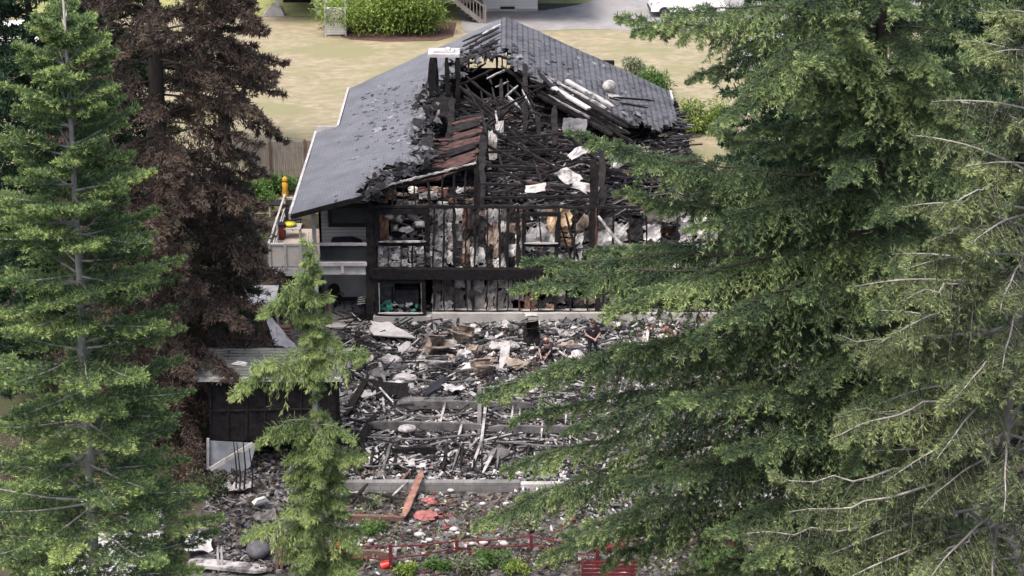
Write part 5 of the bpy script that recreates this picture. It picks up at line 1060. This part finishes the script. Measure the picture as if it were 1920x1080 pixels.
# left foreground fir
Y1 = -38; bs, tp = trunk_line(118,-10,160,960,Y1); bs.x = tp.x+(bs.x-tp.x)*.75
z_ = lambda py, Y: P(100,py,Y).z
S1 = dict(sp=.10, bl=.44, nt=9, nb=15, tl=.25, L=.10, W=.023, hang=.10, t0=.0, tb=.28, tt=.95, tr=.006, bare=.14, lift=.02, lv=.12, bup=.35, tdroop=.05, axb=.4, barel=.03)
cr1 = lin([(z_(1300,Y1),3.4),(z_(1000,Y1),2.9),(z_(800,Y1),2.2),(z_(600,Y1),2.1),(z_(430,Y1),1.9),(z_(250,Y1),1.4),(z_(120,Y1),.95),(z_(30,Y1),.5),(tp.z,.15)])
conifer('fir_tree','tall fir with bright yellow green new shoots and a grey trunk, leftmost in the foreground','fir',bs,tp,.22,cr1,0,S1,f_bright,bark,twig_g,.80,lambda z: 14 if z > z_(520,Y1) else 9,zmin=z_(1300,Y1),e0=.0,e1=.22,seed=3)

# scorched brown conifer
Y2 = -9; bs, tp = trunk_line(285,-260,296,400,Y2)
S2 = dict(sp=.19, bl=.42, nt=8, nb=9, tl=.45, L=.18, W=.045, hang=.6, t0=.05, tb=.35, tt=.35, tr=.014, bare=.3, lift=-.1, bup=-.2, tdroop=.7)
ex2 = [(tuple(P(290,a,Y2)),tuple(P(c,d,Y2+e)),s_) for a,c,d,e,s_ in ((120,520,250,0,.8),(60,515,150,-1,.8),(180,540,265,.5,.5),(-20,500,60,-1,.6),(250,500,330,-.5,.7),(300,470,420,-1,.6),(330,500,470,.5,.8),(400,520,530,-.5,.8),(300,350,400,-4,.5),(340,300,460,-4.5,.4),(250,330,320,-4,.5),(400,340,520,-4,.4),(-60,480,10,.5,.6))]
cr2 = lin([(z_(900,Y2),3.0),(z_(650,Y2),4.2),(z_(560,Y2),4.6),(z_(450,Y2),4.2),(z_(330,Y2),4.5),(z_(230,Y2),4.5),(z_(100,Y2),4.3),(z_(-100,Y2),3.5),(tp.z,.5)])
conifer('scorched_conifer','large conifer with dead brown scorched foliage and thick dark trunk left of the burnt house','conifer',bs,tp,.62,cr2,0,S2,f_brown,bark_d,twig_d,1.15,7,zmin=z_(900,Y2),e0=.10,e1=-.35,seed=5,explicit=ex2,
    az_ok=lambda az, zz: True)
# bare burnt tree by the deck
SB = dict(sp=.11, bl=.55, nt=6, nb=2, tl=.45, L=.13, W=.035, hang=.15, t0=.2, tb=.35, tt=.35, tr=.012, bare=.1, lift=.1, bup=0, tdroop=0, lv=.5, nax=3, axs=.1, wr=.9)
Yd = -6.5; bs, tp = trunk_line(425,330,430,560,Yd)
conifer('bare_tree','small burnt tree with mostly bare grey twigs beside the timber deck','tree',bs,tp,.14,lin([(bs.z,1.2),(z_(560,Yd),1.6),(z_(450,Yd),1.8),(tp.z,.4)]),0,SB,f_olive,bark_d,mat('ash_twigs',(.16,.145,.135),(.08,.07,.066),5,.9),.42,8,zmin=z_(640,Yd),e0=.35,e1=.1,seed=77)
# lime young conifer with drooping sprays
Y3 = -25; bs, tp = trunk_line(577,432,597,800,Y3); bs.x = tp.x+(bs.x-tp.x)*.3
S3 = dict(sp=.085, bl=.42, nt=8, nb=11, tl=.36, L=.14, W=.024, hang=1.3, t0=.15, tb=.35, tt=.50, tr=.004, bare=.05, wr=.6, axb=.1, lift=-.35, bup=-.3, tdroop=.8, fwd=1.2)
zz3 = lambda py: z_(py, Y3)
cr3 = lin([(zz3(1200),1.15),(zz3(1050),1.15),(zz3(1000),1.35),(zz3(900),1.0),(zz3(800),1.2),(zz3(775),.15),(zz3(720),.1),(zz3(700),.6),(zz3(640),.45),(zz3(560),.62),(zz3(500),.3),(zz3(440),.08)])
ex3 = [(tuple(P(590,655,Y3)),tuple(P(432,745,Y3-.4)),.35),(tuple(P(590,690,Y3)),tuple(P(690,668,Y3-.3)),.35),(tuple(P(588,545,Y3)),tuple(P(485,590,Y3-.3)),.25),(tuple(P(590,620,Y3)),tuple(P(640,650,Y3)),.1),(tuple(P(588,520,Y3)),tuple(P(520,570,Y3-.5)),.2),(tuple(P(594,800,Y3)),tuple(P(482,835,Y3-.4)),.45),(tuple(P(596,860,Y3)),tuple(P(690,860,Y3-.2)),.2),(tuple(P(598,1000,Y3)),tuple(P(455,1010,Y3-.4)),.5),(tuple(P(596,700,Y3)),tuple(P(470,690,Y3-.8)),.2)]
conifer('young_conifer','slender lime green young conifer with drooping feathery sprays in front of the shed','conifer',bs,tp,.15,cr3,0,S3,f_deo,bark,twig_g,.5,5,explicit=ex3,zmin=zz3(1200),e0=.25,e1=-.8,seed=8)

# big right fir
Y4 = -33; bs, tp = trunk_line(1640,-500,1665,620,Y4)
S4 = dict(sp=.105, bl=.42, nt=11, nb=16, tl=.34, L=.105, W=.023, hang=.85, t0=-.03, tb=.36, tt=.85, tr=.006, bare=.10, lift=-.08, lv=.32, bup=.05, tdroop=.5, wr=.7, axb=.25, axs=.008)
z4 = lambda py: z_(py, Y4)
cr4 = lin([(z4(1500),3.6),(z4(1150),3.4),(z4(900),2.9),(z4(640),3.2),(z4(400),3.5),(z4(200),3.1),(z4(0),3.1),(tp.z,.4)])
def E(pr, pt_, dy, sag, Y=Y4): return (tuple(P(pr[0],pr[1],Y)), tuple(P(pt_[0],pt_[1],Y+dy)), sag)
ex4 = [E((1650,60),(1155,30),0,-.1),E((1650,0),(1190,55),-1.5,.2),E((1650,110),(1290,150),-1,.5),E((1650,40),(1330,250),-3,.6),E((1650,150),(1400,190),-2.5,.3),
  E((1650,300),(1068,245),1.0,-.6),E((1650,330),(1130,275),-1.0,-.2),E((1650,380),(1160,360),0,-.3),E((1650,300),(1330,240),1.5,-.2),E((1655,350),(1290,430),-2,.2),E((1655,400),(1250,330),2,-.2),
  E((1655,430),(1100,470),1.5,.0),E((1655,450),(985,490),.3,-.1),E((1655,500),(962,540),-.8,.3),E((1655,470),(1130,590),-2.2,.5),E((1655,560),(1150,585),.5,.5),E((1655,600),(1160,668),-1.5,.3),E((1655,520),(1290,640),-3,.5),
  E((1655,640),(900,740),.3,.5),E((1655,600),(1010,700),-1.0,.4),E((1655,700),(960,790),1.2,.4),E((1655,720),(1060,810),-2.0,.5),E((1655,660),(1180,700),2,.3),
  E((1655,780),(945,880),.0,.6),E((1655,820),(890,985),-.6,.9),E((1655,850),(960,960),1,.6),E((1655,900),(1060,1010),-2,.7),E((1655,960),(1130,1060),0,.6),E((1655,1000),(1010,1050),-1,1.0),E((1655,880),(1230,900),2.2,.4),E((1655,1040),(1290,1110),-1.5,.5),
  E((1655,740),(1250,760),-3,.3),E((1655,900),(1150,900),-2.5,.5),E((1655,950),(1330,1000),-3,.5),E((1655,1000),(1400,1060),-3.5,.5),E((1655,830),(1350,850),-3.2,.4),E((1655,1080),(1180,1120),-1,.7),E((1655,250),(1560,30),-3,.5),E((1655,200),(1500,120),-3.4,.5)]
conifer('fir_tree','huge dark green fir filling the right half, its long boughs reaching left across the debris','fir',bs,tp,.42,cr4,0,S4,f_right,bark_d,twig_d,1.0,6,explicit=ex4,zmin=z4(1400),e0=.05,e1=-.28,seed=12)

# yellow green fir at the right edge with bare grey boughs
Y5 = -43; bs, tp = trunk_line(1912,-120,1905,760,Y5); bs.x = tp.x = P(1912,560,Y5).x
S5 = dict(sp=.095, bl=.42, nt=9, nb=15, tl=.27, L=.095, W=.022, hang=.9, t0=-.02, tb=.34, tt=.85, tr=.007, bare=.20, wr=.95, axb=.76, barel=.015, lift=-.65, lv=.35, bup=.1, tdroop=.35)
z5 = lambda py: z_(py, Y5)
cr5 = lin([(z5(1400),4.0),(z5(1000),3.4),(z5(800),3.0),(z5(600),2.9),(z5(400),2.5),(z5(250),2.0),(z5(100),1.4),(tp.z,.3)])
def E5(a,c,dy,sag): return E(a,c,dy,sag,Y5)
ex5 = [E5((1905,600),(1575,628),-1,-.25),E5((1905,700),(1605,768),-.6,-.3),E5((1905,720),(1560,822),-1.2,.1),E5((1905,790),(1450,888),-.5,-.5),E5((1905,850),(1480,960),-1.3,-.2),E5((1905,900),(1400,1000),-.6,-.3),E5((1905,960),(1720,1078),-2,.1),E5((1905,520),(1700,560),-1.5,.1),E5((1905,420),(1740,455),-1,.1),E5((1905,330),(1760,400),-1.5,.1),E5((1905,980),(1560,1060),-1,.0),E5((1905,640),(1780,760),-2,.2)]
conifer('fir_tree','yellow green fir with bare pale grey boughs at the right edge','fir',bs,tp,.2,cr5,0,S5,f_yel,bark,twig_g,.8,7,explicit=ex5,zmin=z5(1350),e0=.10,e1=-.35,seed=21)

# background trees
S6 = dict(sp=.26, bl=.50, nt=7, nb=6, tl=.5, L=.22, W=.075, hang=.2, t0=.05, tb=.4, tt=.4, tr=.014, bare=.1, lift=0, bup=.2, tdroop=.25)
def backfir(px, Y, pyt, rmax, label, seed, fm=f_back, pyz=700):
    a = P(px,pyt,Y); bs = Vector((a.x,Y,g(a.x,Y)-.2)); zm = max(bs.z+1.5, P(px,pyz,Y).z)
    cr = lambda z: .4+rmax*min(1,(a.z-z)/(.5*(a.z-bs.z)))
    conifer('fir_tree', label, 'fir', bs, a, .3, cr, 0, S6, fm, bark_d, twig_d, .85, 7, zmin=zm, e0=.1, e1=-.25, seed=seed, tw_on=False)
backfir(20,-4,-330,3.6,'dark green fir behind the leftmost fir',31)
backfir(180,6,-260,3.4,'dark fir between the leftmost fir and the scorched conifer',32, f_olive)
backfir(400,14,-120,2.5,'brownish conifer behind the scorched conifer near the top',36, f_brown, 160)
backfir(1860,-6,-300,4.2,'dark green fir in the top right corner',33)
backfir(1560,4,-260,4.2,'dark green fir behind the huge right fir',34)
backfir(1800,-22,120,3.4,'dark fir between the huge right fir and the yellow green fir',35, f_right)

# leafy shrubs
def leafy(name, label, cat, base, R_, n, leaf, fm, seed=1, group=None, stems=5):
    global rng; rng = np.random.default_rng(seed); base = Vector(base); t = thing(name, base, label, cat, group); random.seed(seed)
    fo = Foli(); k = 14; cs = []
    for i in range(k): cs.append((base.x+random.uniform(-.62,.62)*R_[0], base.y+random.uniform(-.62,.62)*R_[1], base.z+R_[2]*random.uniform(.35,1.35), random.uniform(.28,.48)))
    per = n//k
    for (x,y,z,r_) in cs:
        d = nrm(rng.normal(size=(per,3))); rr = rng.random(per)[:,None]**.35; c = np.array([x,y,z])+d*rr*np.array(R_)*r_*1.15; c[:,2] = np.maximum(c[:,2], base.z+.03)
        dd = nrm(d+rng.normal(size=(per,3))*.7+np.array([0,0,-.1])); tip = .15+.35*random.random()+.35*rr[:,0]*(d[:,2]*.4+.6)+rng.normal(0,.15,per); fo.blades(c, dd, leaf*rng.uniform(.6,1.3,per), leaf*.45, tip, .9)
    b = MB()
    for i in range(stems):
        c = random.choice(cs); b.tube([base+Vector((random.uniform(-.1,.1),random.uniform(-.1,.1),-.05)), base.lerp(Vector(c[:3]),.5)+Vector((0,0,.1)), Vector(c[:3])],[.03,.02,.008],5)
    b.build('stems', twig_d, t); fo.build('leaves', fm, t); return t
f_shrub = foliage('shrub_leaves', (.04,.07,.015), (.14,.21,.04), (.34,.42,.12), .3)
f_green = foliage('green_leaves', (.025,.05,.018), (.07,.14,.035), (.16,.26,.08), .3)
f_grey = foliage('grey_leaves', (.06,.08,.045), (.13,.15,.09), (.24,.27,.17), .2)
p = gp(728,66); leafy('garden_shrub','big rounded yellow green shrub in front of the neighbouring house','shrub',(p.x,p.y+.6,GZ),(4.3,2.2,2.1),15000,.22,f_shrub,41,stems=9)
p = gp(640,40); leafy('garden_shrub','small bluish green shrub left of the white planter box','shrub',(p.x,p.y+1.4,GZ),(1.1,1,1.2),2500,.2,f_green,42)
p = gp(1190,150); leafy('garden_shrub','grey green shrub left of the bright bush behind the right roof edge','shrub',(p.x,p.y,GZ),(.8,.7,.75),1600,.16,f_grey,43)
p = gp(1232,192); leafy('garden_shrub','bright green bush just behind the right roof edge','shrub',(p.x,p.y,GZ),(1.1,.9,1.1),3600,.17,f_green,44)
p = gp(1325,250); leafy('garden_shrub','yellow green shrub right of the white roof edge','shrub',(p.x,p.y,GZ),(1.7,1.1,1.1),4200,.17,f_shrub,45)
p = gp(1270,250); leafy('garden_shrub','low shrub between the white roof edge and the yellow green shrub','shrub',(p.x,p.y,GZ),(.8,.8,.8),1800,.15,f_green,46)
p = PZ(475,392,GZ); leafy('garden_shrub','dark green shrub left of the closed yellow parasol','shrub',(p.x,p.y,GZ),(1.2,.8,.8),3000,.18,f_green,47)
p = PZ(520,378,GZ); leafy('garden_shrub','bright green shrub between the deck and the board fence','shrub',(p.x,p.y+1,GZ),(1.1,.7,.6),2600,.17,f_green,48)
for k,(x,y,r_,m,lab) in enumerate(((665,1062,.4,f_green,'small green plant right of the fallen red pot'),(700,950,.5,f_grey,'straggly plants above the brown edging beam'),(820,1070,.5,f_green,'dark green garden plant under the railing'),(880,1075,.6,f_grey,'pale grey green plant at the bottom centre'),(925,1065,.7,f_green,'larger green plant at the bottom near the fir tips'),(970,1075,.5,f_shrub,'lime plant beside the larger green plant'),(640,1078,.5,f_green,'green plant below the red bucket'),(700,1000,.5,f_green,'low green plants below the brown edging beam'),(760,1078,.45,f_shrub,'yellowish plant by the white short board'),(990,985,.5,f_grey,'grey green plant under the tips of the lowest bough'),(1180,1000,.6,f_olive,'olive plant above the red bench'),(1050,1060,.6,f_grey,'grey green plant left of the red bench'),(1350,1070,1.0,f_green,'leafy bush right of the red bench'),(380,640,1.3,f_olive,'straggly olive bush behind the burnt shed'),(1500,620,1.6,f_green,'green bush behind the huge fir at the house corner'),(1430,330,1.3,f_back,'dark bush behind the house on the right'))):
    p = gat(x,y); leafy('garden_plant',lab,'plant',p,(r_,r_*.7,r_*.55),int(900*r_**1.3+300),.10+.05*r_,m,60+k,stems=4)
for k,(x,y,r_,lab) in enumerate(((365,760,1.3,'brown undergrowth left of the burnt shed wall'),(350,830,1.3,'dark scorched bush between the left fir and the shed'),(330,900,1.2,'withered bush beside the lower boughs of the left fir'),(385,930,.9,'withered low bush in front of the shed panel, to its left'),(340,700,1.3,'scorched bush behind the left edge of the shed roof'),(290,960,1.1,'dry bush behind the left fir trunk'),(60,900,1.6,'dry bush far left behind the fir'),(20,1000,1.6,'dry bush at the bottom left corner'))):
    p = gat(x,y); leafy('dry_bush',lab,'bush',p,(r_,r_*.8,r_*.6),int(1500*r_),.12,f_brown if k%2 == 0 else f_olive,90+k,stems=7)
